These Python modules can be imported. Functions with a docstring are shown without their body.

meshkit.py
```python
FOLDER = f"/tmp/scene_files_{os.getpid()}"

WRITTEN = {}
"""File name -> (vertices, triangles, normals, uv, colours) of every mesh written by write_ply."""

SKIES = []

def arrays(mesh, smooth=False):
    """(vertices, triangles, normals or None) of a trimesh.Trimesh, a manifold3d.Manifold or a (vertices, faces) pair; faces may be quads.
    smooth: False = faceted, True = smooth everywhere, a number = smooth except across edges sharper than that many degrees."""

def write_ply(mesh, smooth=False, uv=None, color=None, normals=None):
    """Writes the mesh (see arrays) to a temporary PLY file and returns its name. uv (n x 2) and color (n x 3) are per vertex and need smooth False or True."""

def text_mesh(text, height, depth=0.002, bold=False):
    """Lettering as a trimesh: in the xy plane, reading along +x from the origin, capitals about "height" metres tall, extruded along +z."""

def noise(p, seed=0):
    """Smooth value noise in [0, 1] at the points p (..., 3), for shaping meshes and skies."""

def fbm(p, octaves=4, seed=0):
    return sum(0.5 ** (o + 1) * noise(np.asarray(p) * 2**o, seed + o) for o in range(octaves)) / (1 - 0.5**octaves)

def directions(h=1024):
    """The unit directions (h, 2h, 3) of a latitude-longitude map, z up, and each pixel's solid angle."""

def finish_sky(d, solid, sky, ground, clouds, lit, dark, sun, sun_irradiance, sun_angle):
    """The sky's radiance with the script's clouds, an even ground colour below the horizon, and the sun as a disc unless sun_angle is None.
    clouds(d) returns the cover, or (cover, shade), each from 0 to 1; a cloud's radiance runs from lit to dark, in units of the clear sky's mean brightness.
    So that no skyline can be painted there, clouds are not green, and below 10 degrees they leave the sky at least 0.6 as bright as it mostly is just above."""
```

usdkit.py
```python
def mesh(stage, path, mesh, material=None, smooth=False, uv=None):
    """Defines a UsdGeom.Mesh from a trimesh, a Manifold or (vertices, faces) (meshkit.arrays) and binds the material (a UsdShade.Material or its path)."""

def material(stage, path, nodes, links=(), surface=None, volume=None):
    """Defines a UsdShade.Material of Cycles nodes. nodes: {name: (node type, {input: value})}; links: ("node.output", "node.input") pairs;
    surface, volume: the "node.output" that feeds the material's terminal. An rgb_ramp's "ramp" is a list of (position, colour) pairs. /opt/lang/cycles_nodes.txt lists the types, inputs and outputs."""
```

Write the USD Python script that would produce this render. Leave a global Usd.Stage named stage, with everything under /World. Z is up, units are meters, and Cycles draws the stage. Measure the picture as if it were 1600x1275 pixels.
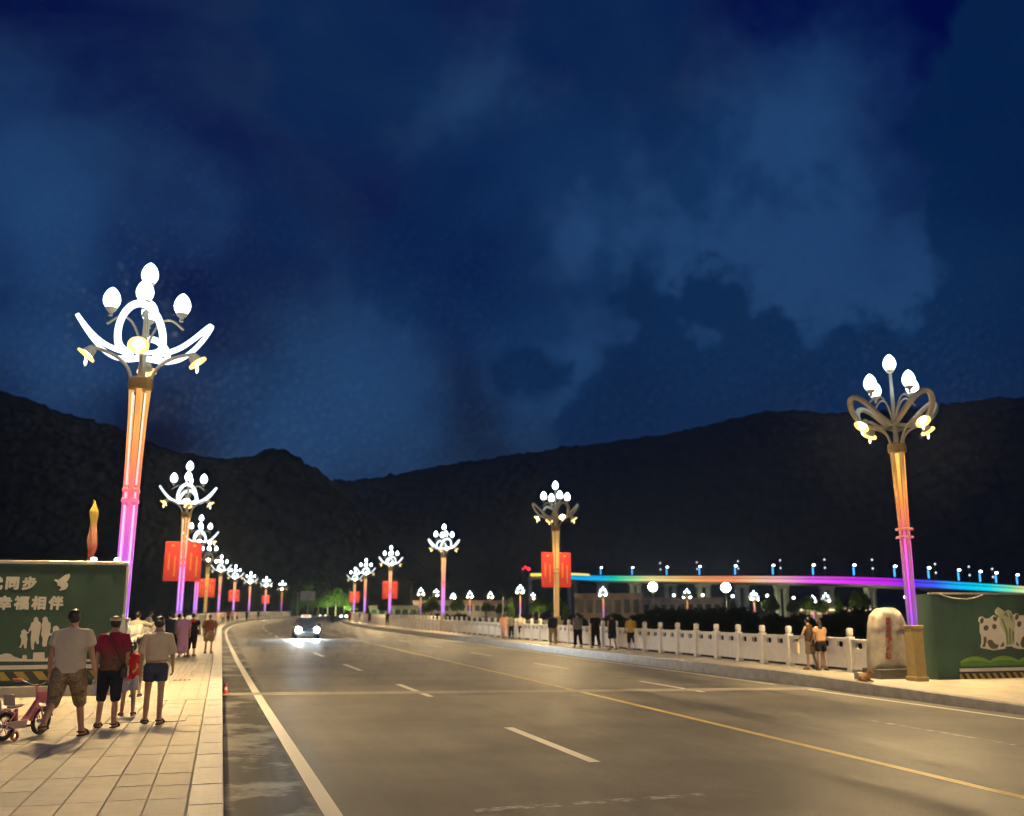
import math, glob, random
import numpy as np, trimesh, usdkit, meshkit
import manifold3d as m3
from manifold3d import Manifold, OpType, CrossSection
from shapely.geometry import Polygon, Point
from shapely import affinity, union_all, box as sbox
from pxr import Usd, UsdGeom, UsdLux, UsdShade, Gf, Sdf, Vt

rng = random.Random(7)
nrg = np.random.default_rng(11)
stage = Usd.Stage.CreateInMemory()
UsdGeom.SetStageUpAxis(stage, UsdGeom.Tokens.z)
UsdGeom.SetStageMetersPerUnit(stage, 1.0)
W = UsdGeom.Xform.Define(stage, '/World')
UsdGeom.Scope.Define(stage, '/World/Looks')
TAU = 2 * math.pi

# ------------------------------------------------------------------ camera
# the road runs along +y, x is the offset to its right, the left pavement is z = 0
F_PX, CX, CY, EYE = 1450.0, 800.0, 637.5, 1.65
PITCH, YAW = math.radians(12.275), math.radians(17.0)
cam = UsdGeom.Camera.Define(stage, '/World/camera')
cam.CreateHorizontalApertureAttr(36.0)
cam.CreateVerticalApertureAttr(36.0 * 816 / 1024)
cam.CreateFocalLengthAttr(36.0 * F_PX / 1600)
cam.CreateClippingRangeAttr(Gf.Vec2f(0.05, 20000))
cam.CreateExposureAttr(0.0)
cam.CreateFStopAttr(1.4)
cam.CreateFocusDistanceAttr(9.5)
_r = np.array([math.cos(YAW), -math.sin(YAW), 0])
_f = np.array([math.sin(YAW) * math.cos(PITCH), math.cos(YAW) * math.cos(PITCH), math.sin(PITCH)])
_u = np.cross(_r, _f)
cam.AddTransformOp().Set(Gf.Matrix4d(*_r, 0, *_u, 0, *(-_f), 0, 0, 0, EYE, 1))

def ray(px, py):
    d = _f + _r * (px - CX) / F_PX + _u * (CY - py) / F_PX
    return d
def at(px, py, z):            # where the ground of height z lies under a picture point
    d = ray(px, py); k = (z - EYE) / d[2]
    return np.array([d[0] * k, d[1] * k, z])
def far(px, py, D):           # a point D metres away (over ground)
    d = ray(px, py); return d / math.hypot(d[0], d[1]) * D + [0, 0, EYE]
def on_y(px, py, y):          # where a wall across the road meets a picture point -> (x, z)
    d = ray(px, py); k = y / d[1]
    return d[0] * k, EYE + d[2] * k

# ------------------------------------------------------------------ sky (dusk)
SKY_STRENGTH = 0.15
def N(kind, **k): return (kind, k)
sky_nodes = {
    'tc': N('texture_coordinate'),
    'sky': N('sky_texture', sky_type='single_scattering', sun_disc=False, sun_elevation=math.radians(-3.4), sun_rotation=math.radians(-150), altitude=300.0, air_density=1.0, aerosol_density=0.6, ozone_density=4.0),
    'lift': N('mix_color', blend_type='multiply', fac=1.0, b=(0.0, 0.24, 1.0), use_clamp=False, use_clamp_result=False),
    'gain': N('vector_math', math_type='scale', scale=9.5),
    # soft veil of thin cloud, low and to the left
    'mapv': N('mapping', scale=(1.0, 1.0, 1.6), location=(1.3, 0.2, 0.4)),
    'nv': N('noise_texture', scale=2.4, detail=8.0, roughness=0.58, distortion=0.5),
    'rv': N('rgb_ramp', ramp=[(0.42, (0, 0, 0)), (0.70, (1, 1, 1))]),
    'veil': N('mix_color', blend_type='mix', b=(0.016, 0.042, 0.104), use_clamp=False),
    'vf': N('math', math_type='multiply', value2=0.7),
    # dark heaped clouds
    'mapd': N('mapping', scale=(1.0, 1.0, 1.7), location=(4.1, 1.7, 0.9)),
    'nd': N('noise_texture', scale=2.6, detail=9.0, roughness=0.56, distortion=0.35),
    'rd': N('rgb_ramp', ramp=[(0.50, (0, 0, 0)), (0.58, (0.8, 0.8, 0.8)), (0.75, (1, 1, 1))]),
    'df': N('math', math_type='multiply', value2=0.72),
    'dark': N('mix_color', blend_type='mix', b=(0.0055, 0.014, 0.058), use_clamp=False),
    'bg': N('background_shader', strength=SKY_STRENGTH),
}
sky_links = [('sky.color', 'lift.a'), ('lift.result', 'gain.vector1'),
             ('tc.generated', 'mapv.vector'), ('mapv.vector', 'nv.vector'), ('nv.fac', 'rv.fac'), ('rv.color', 'vf.value1'),
             ('tc.generated', 'mapd.vector'), ('mapd.vector', 'nd.vector')]
# towers of cumulus: soft-edged lumps in the sky, broken up by noise
def sky_dir(px, py):
    d = ray(px, py); return d / np.linalg.norm(d)
def cloud_mask(tag, lumps, rough=0.06, scale=9.0, soft=0.15):
    """lumps: (px, py, radius in px).  Returns the node output that is 1 inside the lumps."""
    sky_nodes[tag + 'n'] = N('noise_texture', scale=scale, detail=8.0, roughness=0.6)
    sky_links.append(('tc.generated', tag + 'n.vector'))
    sky_nodes[tag + 'o'] = N('math', math_type='subtract', value2=0.5)
    sky_links.append((tag + 'n.fac', tag + 'o.value1'))
    sky_nodes[tag + 'k'] = N('math', math_type='multiply', value2=rough * 2)
    sky_links.append((tag + 'o.value', tag + 'k.value1'))
    best = None
    for i, (px, py, r) in enumerate(lumps):
        c = sky_dir(px, py); rr = r / F_PX
        sky_nodes[f'{tag}d{i}'] = N('vector_math', math_type='distance', vector2=tuple(c))
        sky_links.append(('tc.generated', f'{tag}d{i}.vector1'))
        sky_nodes[f'{tag}s{i}'] = N('math', math_type='subtract', value1=rr)
        sky_links.append((f'{tag}d{i}.value', f'{tag}s{i}.value2'))
        if best is None: best = f'{tag}s{i}.value'
        else:
            sky_nodes[f'{tag}m{i}'] = N('math', math_type='smoothmax', value3=0.012)
            sky_links.extend([(best, f'{tag}m{i}.value1'), (f'{tag}s{i}.value', f'{tag}m{i}.value2')])
            best = f'{tag}m{i}.value'
    sky_nodes[tag + 'a'] = N('math', math_type='add')
    sky_links.extend([(best, tag + 'a.value1'), (tag + 'k.value', tag + 'a.value2')])
    sky_nodes[tag + 'r'] = N('map_range', range_type='smoothstep', from_min=-soft * 0.5, from_max=soft * 0.5, to_min=0.0, to_max=1.0, clamp=True)
    sky_links.append((tag + 'a.value', tag + 'r.value'))
    return tag + 'r.result'
pale = cloud_mask('pa', [(1180, 400, 250), (960, 360, 160), (1350, 520, 170), (870, 560, 110), (60, 330, 150), (740, 150, 45), (1250, 250, 120), (520, 640, 160), (100, 540, 110)], 0.13, 7.0, 0.18)
heap = cloud_mask('he', [(996, 478, 44), (985, 560, 34), (1020, 520, 40), (1060, 570, 70), (1125, 492, 52), (1150, 560, 70), (1060, 640, 100), (1170, 640, 110), (1290, 650, 120), (1010, 590, 46), (1095, 600, 90), (1200, 570, 60), (1225, 515, 46), (1270, 590, 90), (1000, 640, 60), (940, 690, 60), (1120, 660, 110), (1380, 640, 130), (1560, 470, 90), (1585, 200, 100), (1520, 330, 70), (1600, 330, 110), (1650, 60, 120), (1500, 560, 100), (840, 590, 28), (800, 575, 30)], 0.080, 15.0, 0.028)
smoke = cloud_mask('sm', [(900, 230, 90), (760, 300, 110), (1040, 195, 60), (690, 420, 110), (840, 390, 50), (930, 420, 24), (1400, 285, 44), (1300, 280, 26), (1235, 290, 20), (560, 120, 120), (980, 20, 120), (450, 330, 70), (800, 470, 90)], 0.17, 8.0, 0.07)
sky_nodes['paf'] = N('math', math_type='multiply', value2=0.72)
sky_links.append((pale, 'paf.value1'))
sky_nodes['pam'] = N('mix_color', blend_type='mix', b=(0.019, 0.074, 0.200), use_clamp=False)
sky_nodes['smf'] = N('math', math_type='multiply', value2=0.62)
sky_links.append((smoke, 'smf.value1'))
sky_nodes['smm'] = N('mix_color', blend_type='mix', b=(0.0008, 0.018, 0.080), use_clamp=False)
sky_nodes['hef'] = N('math', math_type='multiply', value2=0.82)
sky_links.append((heap, 'hef.value1'))
sky_nodes['hem'] = N('mix_color', blend_type='mix', b=(0.0015, 0.017, 0.068), use_clamp=False)
sky_nodes['scale2'] = N('vector_math', math_type='scale', scale=1.0 / SKY_STRENGTH)
# the clear sky is brought to the clouds' units first, everything is divided by the strength at the end
sky_nodes['norm'] = N('vector_math', math_type='scale', scale=SKY_STRENGTH)
sky_links += [('gain.vector', 'norm.vector1'), ('norm.vector', 'veil.a'), ('vf.value', 'veil.fac'),
              ('veil.result', 'pam.a'), ('paf.value', 'pam.fac'), ('pam.result', 'smm.a'), ('smf.value', 'smm.fac'),
              ('smm.result', 'hem.a'), ('hef.value', 'hem.fac'), ('hem.result', 'scale2.vector1'), ('scale2.vector', 'bg.color')]
for k in ('mapd', 'nd', 'rd', 'df', 'dark'): sky_nodes.pop(k)
sky_links = [l for l in sky_links if not any(x.split('.')[0] in ('mapd', 'nd', 'rd', 'df', 'dark') for x in l)]
sky_mat = usdkit.material(stage, '/World/Looks/sky_dusk', sky_nodes, sky_links, surface='bg.background')
dome = UsdLux.DomeLight.Define(stage, '/World/sky')
dome.CreateIntensityAttr(1.0)
UsdShade.MaterialBindingAPI.Apply(dome.GetPrim()).Bind(sky_mat)
dome.GetPrim().SetCustomDataByKey('kind', 'structure')
# after sunset: there is no sun lamp, the rest of the light comes from the lamps below

# ------------------------------------------------------------------ materials
MATS = {}
def mat(name, color, rough=0.6, metal=0.0, spec=0.5, vary=0.12, scale=6.0, bump=0.0, bscale=40.0, coat=0.0, coords='object'):
    if name in MATS: return MATS[name]
    c = np.array(color, float)
    nodes = {'tc': N('texture_coordinate'), 'geo': N('geometry'),
             'n': N('noise_texture', scale=scale, detail=5.0, roughness=0.6),
             'r': N('rgb_ramp', ramp=[(0.3, tuple(c * (1 - vary))), (0.7, tuple(np.minimum(c * (1 + vary), 1)))]),
             'p': N('principled_bsdf', roughness=rough, metallic=metal, specular_ior_level=spec, coat_weight=coat)}
    src = 'tc.object' if coords == 'object' else 'geo.position'
    links = [(src, 'n.vector'), ('n.fac', 'r.fac'), ('r.color', 'p.base_color')]
    if bump:
        nodes['n2'] = N('noise_texture', scale=bscale, detail=4.0)
        nodes['b'] = N('bump', strength=bump, distance=0.01)
        links += [(src, 'n2.vector'), ('n2.fac', 'b.height'), ('b.normal', 'p.normal')]
    MATS[name] = usdkit.material(stage, '/World/Looks/' + name, nodes, links, surface='p.BSDF')
    return MATS[name]
def glow(name, color, strength):
    if name in MATS: return MATS[name]
    MATS[name] = usdkit.material(stage, '/World/Looks/' + name, {'e': N('emission', color=tuple(color), strength=strength)}, surface='e.emission')
    return MATS[name]

# ------------------------------------------------------------------ scene helpers
USED = {}
def numbered(parent, name):
    k = (str(parent), name); n = USED.get(k, -1) + 1; USED[k] = n
    return f'{parent}/{name}' + (f'_{n:03d}' if n else '')
def tag(prim, label=None, cat=None, group=None, kind=None):
    for key, v in (('label', label), ('category', cat), ('group', group), ('kind', kind)):
        if v: prim.SetCustomDataByKey(key, v)
def place(x, loc=(0, 0, 0), rz=0.0, sc=1.0):
    x.AddTranslateOp().Set(Gf.Vec3d(*map(float, loc))); x.AddRotateZOp().Set(float(rz)); x.AddScaleOp().Set(Gf.Vec3f(sc, sc, sc) if np.ndim(sc) == 0 else Gf.Vec3f(*sc))
def thing(name, label, cat, loc=(0, 0, 0), rz=0.0, group=None, sc=1.0):
    x = UsdGeom.Xform.Define(stage, numbered('/World', name)); place(x, loc, rz, sc)
    tag(x.GetPrim(), label, cat, group)
    return x.GetPrim()
def obj(name, mesh, m, parent=None, smooth=35):
    path = numbered(parent.GetPath() if parent else '/World', name)
    return usdkit.mesh(stage, path, mesh, m, smooth=smooth).GetPrim()
def struct(name, mesh, m, smooth=False, kind='structure'):
    p = obj(name, mesh, m, None, smooth); tag(p, kind=kind); return p
def copy_of(src, label=None, loc=(0, 0, 0), rz=0.0, sc=1.0, cat=None, group=None, name=None):
    x = UsdGeom.Xform.Define(stage, numbered('/World', name or src.GetName().rstrip('0123456789_')))
    p = x.GetPrim(); p.GetReferences().AddInternalReference(src.GetPath()); p.SetInstanceable(True)
    x.ClearXformOpOrder()
    t = p.CreateAttribute('xformOp:translate', Sdf.ValueTypeNames.Double3); t.Set(Gf.Vec3d(*map(float, loc)))
    r = p.CreateAttribute('xformOp:rotateZ', Sdf.ValueTypeNames.Float); r.Set(float(rz))
    s = p.CreateAttribute('xformOp:scale', Sdf.ValueTypeNames.Float3); s.Set(Gf.Vec3f(sc, sc, sc) if np.ndim(sc) == 0 else Gf.Vec3f(*map(float, sc)))
    x.GetXformOpOrderAttr().Set(['xformOp:translate', 'xformOp:rotateZ', 'xformOp:scale'])
    d = src.GetCustomData()
    tag(p, label or d.get('label'), cat or d.get('category'), group or d.get('group'))
    return p

# ------------------------------------------------------------------ mesh helpers
def tm(m):
    if isinstance(m, trimesh.Trimesh): return m
    v, f, _ = meshkit.arrays(m); return trimesh.Trimesh(v, f, process=False)
def cat(*ms): return trimesh.util.concatenate([tm(m) for m in ms])
def bx(x0, x1, y0, y1, z0, z1):
    m = trimesh.creation.box([x1 - x0, y1 - y0, z1 - z0]); m.apply_translation([(x0 + x1) / 2, (y0 + y1) / 2, (z0 + z1) / 2]); return m
def cbx(x0, x1, y0, y1, z0, z1, c=0.01):
    """a box with its upper edges and corners chamfered (12 points)"""
    c = min(c, (x1 - x0) / 3, (y1 - y0) / 3, (z1 - z0) / 2)
    p = [(x, y, z) for z in (z0, z1 - c) for x, y in ((x0, y0), (x1, y0), (x1, y1), (x0, y1))] + [(x, y, z1) for x, y in ((x0 + c, y0 + c), (x1 - c, y0 + c), (x1 - c, y1 - c), (x0 + c, y1 - c))]
    f = [(3, 2, 1), (3, 1, 0)]
    for a in (0, 4):
        for i in range(4):
            j = (i + 1) % 4; f += [(a + i, a + j, a + 4 + j), (a + i, a + 4 + j, a + 4 + i)]
    f += [(8, 9, 10), (8, 10, 11)]
    return trimesh.Trimesh(np.array(p, float), np.array(f), process=False)
def tube(pts, r, n=8, cap=True):
    p = np.asarray(pts, float); r = np.broadcast_to(np.asarray(r, float), (len(p),))
    t = np.gradient(p, axis=0); t /= np.linalg.norm(t, axis=1, keepdims=True) + 1e-12
    ref = np.array([0.0, 0, 1]) if abs(t[0][2]) < 0.9 else np.array([1.0, 0, 0])
    a = np.cross(t[0], ref); a /= np.linalg.norm(a); A = [a]
    for i in range(1, len(p)):
        a = A[-1] - t[i] * np.dot(A[-1], t[i]); A.append(a / (np.linalg.norm(a) + 1e-12))
    A = np.array(A); B = np.cross(t, A); g = np.arange(n) * TAU / n
    v = p[:, None] + r[:, None, None] * (np.cos(g)[None, :, None] * A[:, None] + np.sin(g)[None, :, None] * B[:, None])
    return grid_closed(v, cap)
def grid_closed(v, cap=True):
    """rings (k, n, 3) -> skin, with end caps"""
    k, n = v.shape[:2]; f = []
    for i in range(k - 1):
        for j in range(n):
            a, b, c, d = i * n + j, i * n + (j + 1) % n, (i + 1) * n + (j + 1) % n, (i + 1) * n + j
            f += [(a, b, c), (a, c, d)]
    vv = v.reshape(-1, 3)
    if cap:
        vv = np.vstack([vv, v[0].mean(0), v[-1].mean(0)]); s, e = len(vv) - 2, len(vv) - 1
        for j in range(n):
            f += [(s, (j + 1) % n, j), (e, (k - 1) * n + j, (k - 1) * n + (j + 1) % n)]
    m = trimesh.Trimesh(vv, np.array(f), process=False)
    if cap and m.volume < 0: m.invert()
    return m
def lathe(prof, n=16):
    g = np.arange(n) * TAU / n
    v = np.array([[(r * math.cos(a), r * math.sin(a), z) for a in g] for r, z in prof])
    return grid_closed(v)
def cyl(p, q, r, n=10, r2=None): return tube([p, q], [r, r if r2 is None else r2], n)
def move(m, loc=(0, 0, 0), rz=0.0, rx=0.0, ry=0.0):
    m = tm(m).copy()
    if rx: m.apply_transform(trimesh.transformations.rotation_matrix(rx, [1, 0, 0]))
    if ry: m.apply_transform(trimesh.transformations.rotation_matrix(ry, [0, 1, 0]))
    if rz: m.apply_transform(trimesh.transformations.rotation_matrix(rz, [0, 0, 1]))
    m.apply_translation(loc); return m
def poly(pts): return Polygon(pts).buffer(0)
def extr(pg, h):
    return cat(*[trimesh.creation.extrude_polygon(g, h, engine='earcut') for g in getattr(pg, 'geoms', [pg]) if g.area > 1e-7])
def upright(pg, y, h=0.006):
    """a flat shape in (x, z) as a plate standing in the plane y, its face towards -y"""
    m = extr(pg, h); v = m.vertices.copy(); m.vertices = np.stack([v[:, 0], y - v[:, 2], v[:, 1]], 1); return m
def glyphs(text, size, bold=5):
    """outline of Chinese lettering, em square = size, in (x, z) from the origin"""
    from PIL import Image, ImageDraw, ImageFont
    font = ImageFont.truetype(glob.glob('/opt/blender-*/*/datafiles/fonts/Noto Sans CJK Regular.woff2')[0], 96)
    im = Image.new('L', (96 * len(text) + 24, 140)); ImageDraw.Draw(im).text((12, 96), text, 255, font, anchor='ls', stroke_width=bold)
    on = np.pad(np.asarray(im) > 127, ((0, 0), (1, 1))).astype(np.int8)
    rows, st = np.nonzero(np.diff(on, axis=1) == 1); en = np.nonzero(np.diff(on, axis=1) == -1)[1]
    sh = union_all(sbox(st, 96 - rows - 1, en, 96 - rows)).buffer(0.7).buffer(-0.7).simplify(0.8)
    return affinity.affine_transform(sh, [size / 96, 0, 0, size / 96, -12 * size / 96, 0])

# ------------------------------------------------------------------ the road's line
def bend(y): return max(0.0, y - 85.0) ** 2 / (2 * 830.0) + max(0.0, y - 252.0) ** 2 / (2 * 95.0)      # the bridge curves away to the right
def bend_rz(y): return -math.degrees(math.atan(max(0.0, y - 85.0) / 830.0 + max(0.0, y - 252.0) / 95.0))
def zroad(x): return -0.33 - 0.0108 * x
def zright(y): return float(np.interp(y, [14, 25], [-0.36, -0.15]))   # right pavement: ramps up to the bridge
XL, XR, FL, FR = 0.12, 16.2, -2.0, 18.0                          # kerb faces and lines of the lamps and parapets
def ribbon(section, ys, dz=None, closed=True):
    """section: [(x, z)...] counter-clockwise, carried along the bridge"""
    rings = []
    for y in ys:
        o = dz(y) if dz else 0.0
        rings.append([(x + bend(y), y, z + o) for x, z in section])
    return grid_closed(np.array(rings, float), closed)
def steps(a, b, d=6.0): return np.linspace(a, b, max(2, int(math.ceil((b - a) / d)) + 1))
def strip(x0, x1, y0, y1, lift=0.004, d=6.0, fx=None):
    """a painted line lying on the road: fx moves it sideways along the way"""
    ys = steps(y0, y1, d); v, f = [], []
    for y in ys:
        o = fx(y) if fx else 0.0
        for x in (x0 + o, x1 + o): v.append((x + bend(y), y, zroad(x) + lift))
    for i in range(len(ys) - 1): f += [(2 * i, 2 * i + 1, 2 * i + 3), (2 * i, 2 * i + 3, 2 * i + 2)]
    return trimesh.Trimesh(np.array(v), np.array(f), process=False)
YEND = 330.0
# ================================================================== STRUCTURE
# ------------------------------------------------------------------ land and water
def bank(x):   # where the far bank begins
    return float(np.interp(x, [-400, -60, 20, 57, 137, 260, 900], [40, 268, 272, 262, 172, 110, 60]))
def land_z(x, y):
    a = np.clip((y - 23.0) / 14.0, 0, 1); a = a * a * (3 - 2 * a)
    bb = np.array([bank(v) for v in x.ravel()]).reshape(x.shape)
    b = np.clip((bb - y) / 26.0, 0, 1); b = b * b * (3 - 2 * b)
    left = np.clip((x + 70) / 30.0, 0, 1)
    basin = a * b * left
    base = np.where(y < 30, -0.75, -1.6)
    z = base - 9.0 * basin
    rough = meshkit.fbm(np.stack([x / 40, y / 40, 0 * x], -1), 4, 3) - 0.5
    return z + rough * (0.2 + 1.2 * np.clip((y - 30) / 60, 0, 1))
gx = np.concatenate([np.linspace(-1800, -420, 12), np.linspace(-400, 500, 151), np.linspace(520, 2200, 14)])
gy = np.concatenate([np.linspace(-300, -30, 8), np.linspace(-20, 480, 101), np.linspace(500, 2400, 16)])
X, Y = np.meshgrid(gx, gy)
Z = land_z(X, Y)
def heightfield(X, Y, Z):
    r, c = X.shape; i, j = np.meshgrid(np.arange(r - 1), np.arange(c - 1), indexing='ij'); k = (i * c + j).ravel()
    return trimesh.Trimesh(np.stack([X, Y, Z], -1).reshape(-1, 3), np.vstack([np.stack([k, k + 1, k + c + 1], 1), np.stack([k, k + c + 1, k + c], 1)]), process=False)
M_LAND = mat('land_soil', (0.045, 0.05, 0.034), 0.95, vary=0.5, scale=0.12, coords='world', spec=0.1)
struct('ground', heightfield(X, Y, Z), M_LAND, True)
M_WATER = usdkit.material(stage, '/World/Looks/lake_water', {'geo': N('geometry'), 'n': N('noise_texture', scale=0.9, detail=3.0), 'b': N('bump', strength=0.25, distance=0.05), 'p': N('principled_bsdf', base_color=(0.01, 0.016, 0.018), roughness=0.08, specular_ior_level=0.5)}, [('geo.position', 'n.vector'), ('n.fac', 'b.height'), ('b.normal', 'p.normal')], surface='p.BSDF')
struct('lake', heightfield(*np.meshgrid([-80.0, 100, 300, 700], [20.0, 120, 240, 345], indexing='xy'), np.full((4, 4), -7.0)), M_WATER)

# ------------------------------------------------------------------ wooded hills
def hill(name, profile, D0, D1, seed, color):
    """ridge line through the picture points of the profile, D1 metres off; foot at D0, falls off again behind"""
    px = np.array([p[0] for p in profile], float); py = np.array([p[1] for p in profile], float)
    az = np.linspace(px[0], px[-1], 940); yy = np.interp(az, px, py)
    us = np.concatenate([np.linspace(0, 1, 96), np.linspace(1.02, 1.6, 14)])
    V = np.zeros((len(us), len(az), 3))
    for j, (a, b) in enumerate(zip(az, yy)):
        top = far(a, b, D1); d = np.array([top[0], top[1]]) / D1; ht = top[2]
        for i, u in enumerate(us):
            D = D0 + (D1 - D0) * u
            k = math.sin(min(u, 1) * math.pi / 2) ** 1.25 if u <= 1 else math.cos((u - 1) / 0.6 * math.pi / 2)
            V[i, j] = (d[0] * D, d[1] * D, -3 + (ht + 3) * k)
    p = V.copy()
    big = (meshkit.fbm(p / 130.0, 3, seed) - 0.5) * 22 * np.sin(np.clip(us, 0, 1) * math.pi)[:, None]
    crown = np.sqrt(meshkit.noise(p / 8.0, seed + 5)) * 6.0 + np.sqrt(meshkit.noise(p / 3.6, seed + 9)) * 4.5 - 7
    V[..., 2] += big + crown * np.clip(us * 6, 0, 1)[:, None] * (D1 / 800.0 + 0.35)
    V[..., 0] += (meshkit.noise(p / 9.0, seed + 2) - 0.5) * 7; V[..., 1] += (meshkit.noise(p / 9.0, seed + 3) - 0.5) * 7
    r, c = V.shape[:2]; i, j = np.meshgrid(np.arange(r - 1), np.arange(c - 1), indexing='ij'); k = (i * c + j).ravel()
    m = trimesh.Trimesh(V.reshape(-1, 3), np.vstack([np.stack([k, k + 1, k + c + 1], 1), np.stack([k, k + c + 1, k + c], 1)]), process=False)
    return struct(name, m, color, True)
M_HILL = mat('hill_forest', (0.04, 0.05, 0.034), 0.95, vary=0.55, scale=0.05, coords='world', spec=0.1)
M_HILL2 = mat('hill_forest_far', (0.034, 0.044, 0.034), 0.95, vary=0.5, scale=0.03, coords='world', spec=0.1)
hill('wooded_hill', [(-1500, 560), (-500, 585), (-200, 600), (0, 621), (40, 630), (100, 655), (150, 668), (200, 684), (245, 706), (300, 720), (350, 726), (395, 722), (425, 713), (445, 714), (470, 728), (500, 748), (530, 775), (570, 815), (620, 860), (680, 905), (740, 940)], 430, 660, 21, M_HILL)
hill('wooded_ridge', [(300, 800), (420, 770), (500, 756), (560, 756), (620, 746), (700, 731), (800, 718), (900, 704), (1000, 692), (1080, 679), (1130, 665), (1200, 652), (1240, 652), (1290, 657), (1350, 652), (1420, 649), (1500, 640), (1560, 630), (1640, 632), (1900, 610), (2600, 640), (3300, 700)], 760, 1150, 47, M_HILL2)

# ------------------------------------------------------------------ road
ROAD_NODES = {
    'geo': N('geometry'), 'n1': N('noise_texture', scale=0.35, detail=6.0, roughness=0.6), 'n2': N('noise_texture', scale=75.0, detail=4.0, roughness=0.75),
    'map': N('mapping', scale=(1.1, 0.06, 1.0)), 'n3': N('noise_texture', scale=1.0, detail=4.0, roughness=0.55),
    'r1': N('rgb_ramp', ramp=[(0.38, (0.104, 0.098, 0.088)), (0.62, (0.160, 0.150, 0.134))]),
    'r2': N('rgb_ramp', ramp=[(0.38, (0.45, 0.45, 0.45)), (0.62, (1.5, 1.5, 1.5))]),
    'r3': N('rgb_ramp', ramp=[(0.38, (0.66, 0.66, 0.66)), (0.60, (1.22, 1.22, 1.22))]),
    'm1': N('mix_color', blend_type='multiply', fac=0.8, use_clamp=False), 'm2': N('mix_color', blend_type='multiply', fac=0.9, use_clamp=False),
    # the gutter beside the left kerb is dark with old spills
    'sx': N('separate_xyz'), 'gx': N('map_range', range_type='smoothstep', from_min=0.95, from_max=1.2, to_min=1.0, to_max=0.0, clamp=True),
    'n4': N('noise_texture', scale=0.75, detail=5.0, roughness=0.65), 'r4': N('rgb_ramp', ramp=[(0.40, (0, 0, 0)), (0.52, (1, 1, 1))]),
    'gm': N('math', math_type='multiply'), 'gm2': N('math', math_type='multiply', value2=0.92), 'mx': N('mix_color', blend_type='mix', b=(0.026, 0.025, 0.024), use_clamp=False),
    'sp': N('math', math_type='multiply_add', value2=-0.28, value3=0.30), 'rr': N('map_range', from_min=0.3, from_max=0.7, to_min=0.46, to_max=0.70), 'b': N('bump', strength=0.35, distance=0.006),
    'p': N('principled_bsdf', specular_ior_level=0.30)}
ROAD_LINKS = [('geo.position', x + '.vector') for x in ('n1', 'n2', 'map', 'n4', 'sx')] + [('map.vector', 'n3.vector'), ('n1.fac', 'r1.fac'), ('n2.fac', 'r2.fac'), ('n3.fac', 'r3.fac'),
    ('r1.color', 'm1.a'), ('r2.color', 'm1.b'), ('m1.result', 'm2.a'), ('r3.color', 'm2.b'), ('sx.x', 'gx.value'), ('n4.fac', 'r4.fac'), ('gx.result', 'gm.value1'), ('r4.color', 'gm.value2'), ('gm.value', 'gm2.value1'),
    ('m2.result', 'mx.a'), ('gm2.value', 'mx.fac'), ('mx.result', 'p.base_color'), ('n3.fac', 'rr.value'), ('rr.result', 'p.roughness'), ('gm2.value', 'sp.value1'), ('sp.value', 'p.specular_ior_level'), ('n2.fac', 'b.height'), ('b.normal', 'p.normal')]
M_ROAD = usdkit.material(stage, '/World/Looks/asphalt', ROAD_NODES, ROAD_LINKS, surface='p.BSDF')
ys = np.concatenate([steps(-40, 85, 12), steps(90, YEND, 6)])
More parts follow.
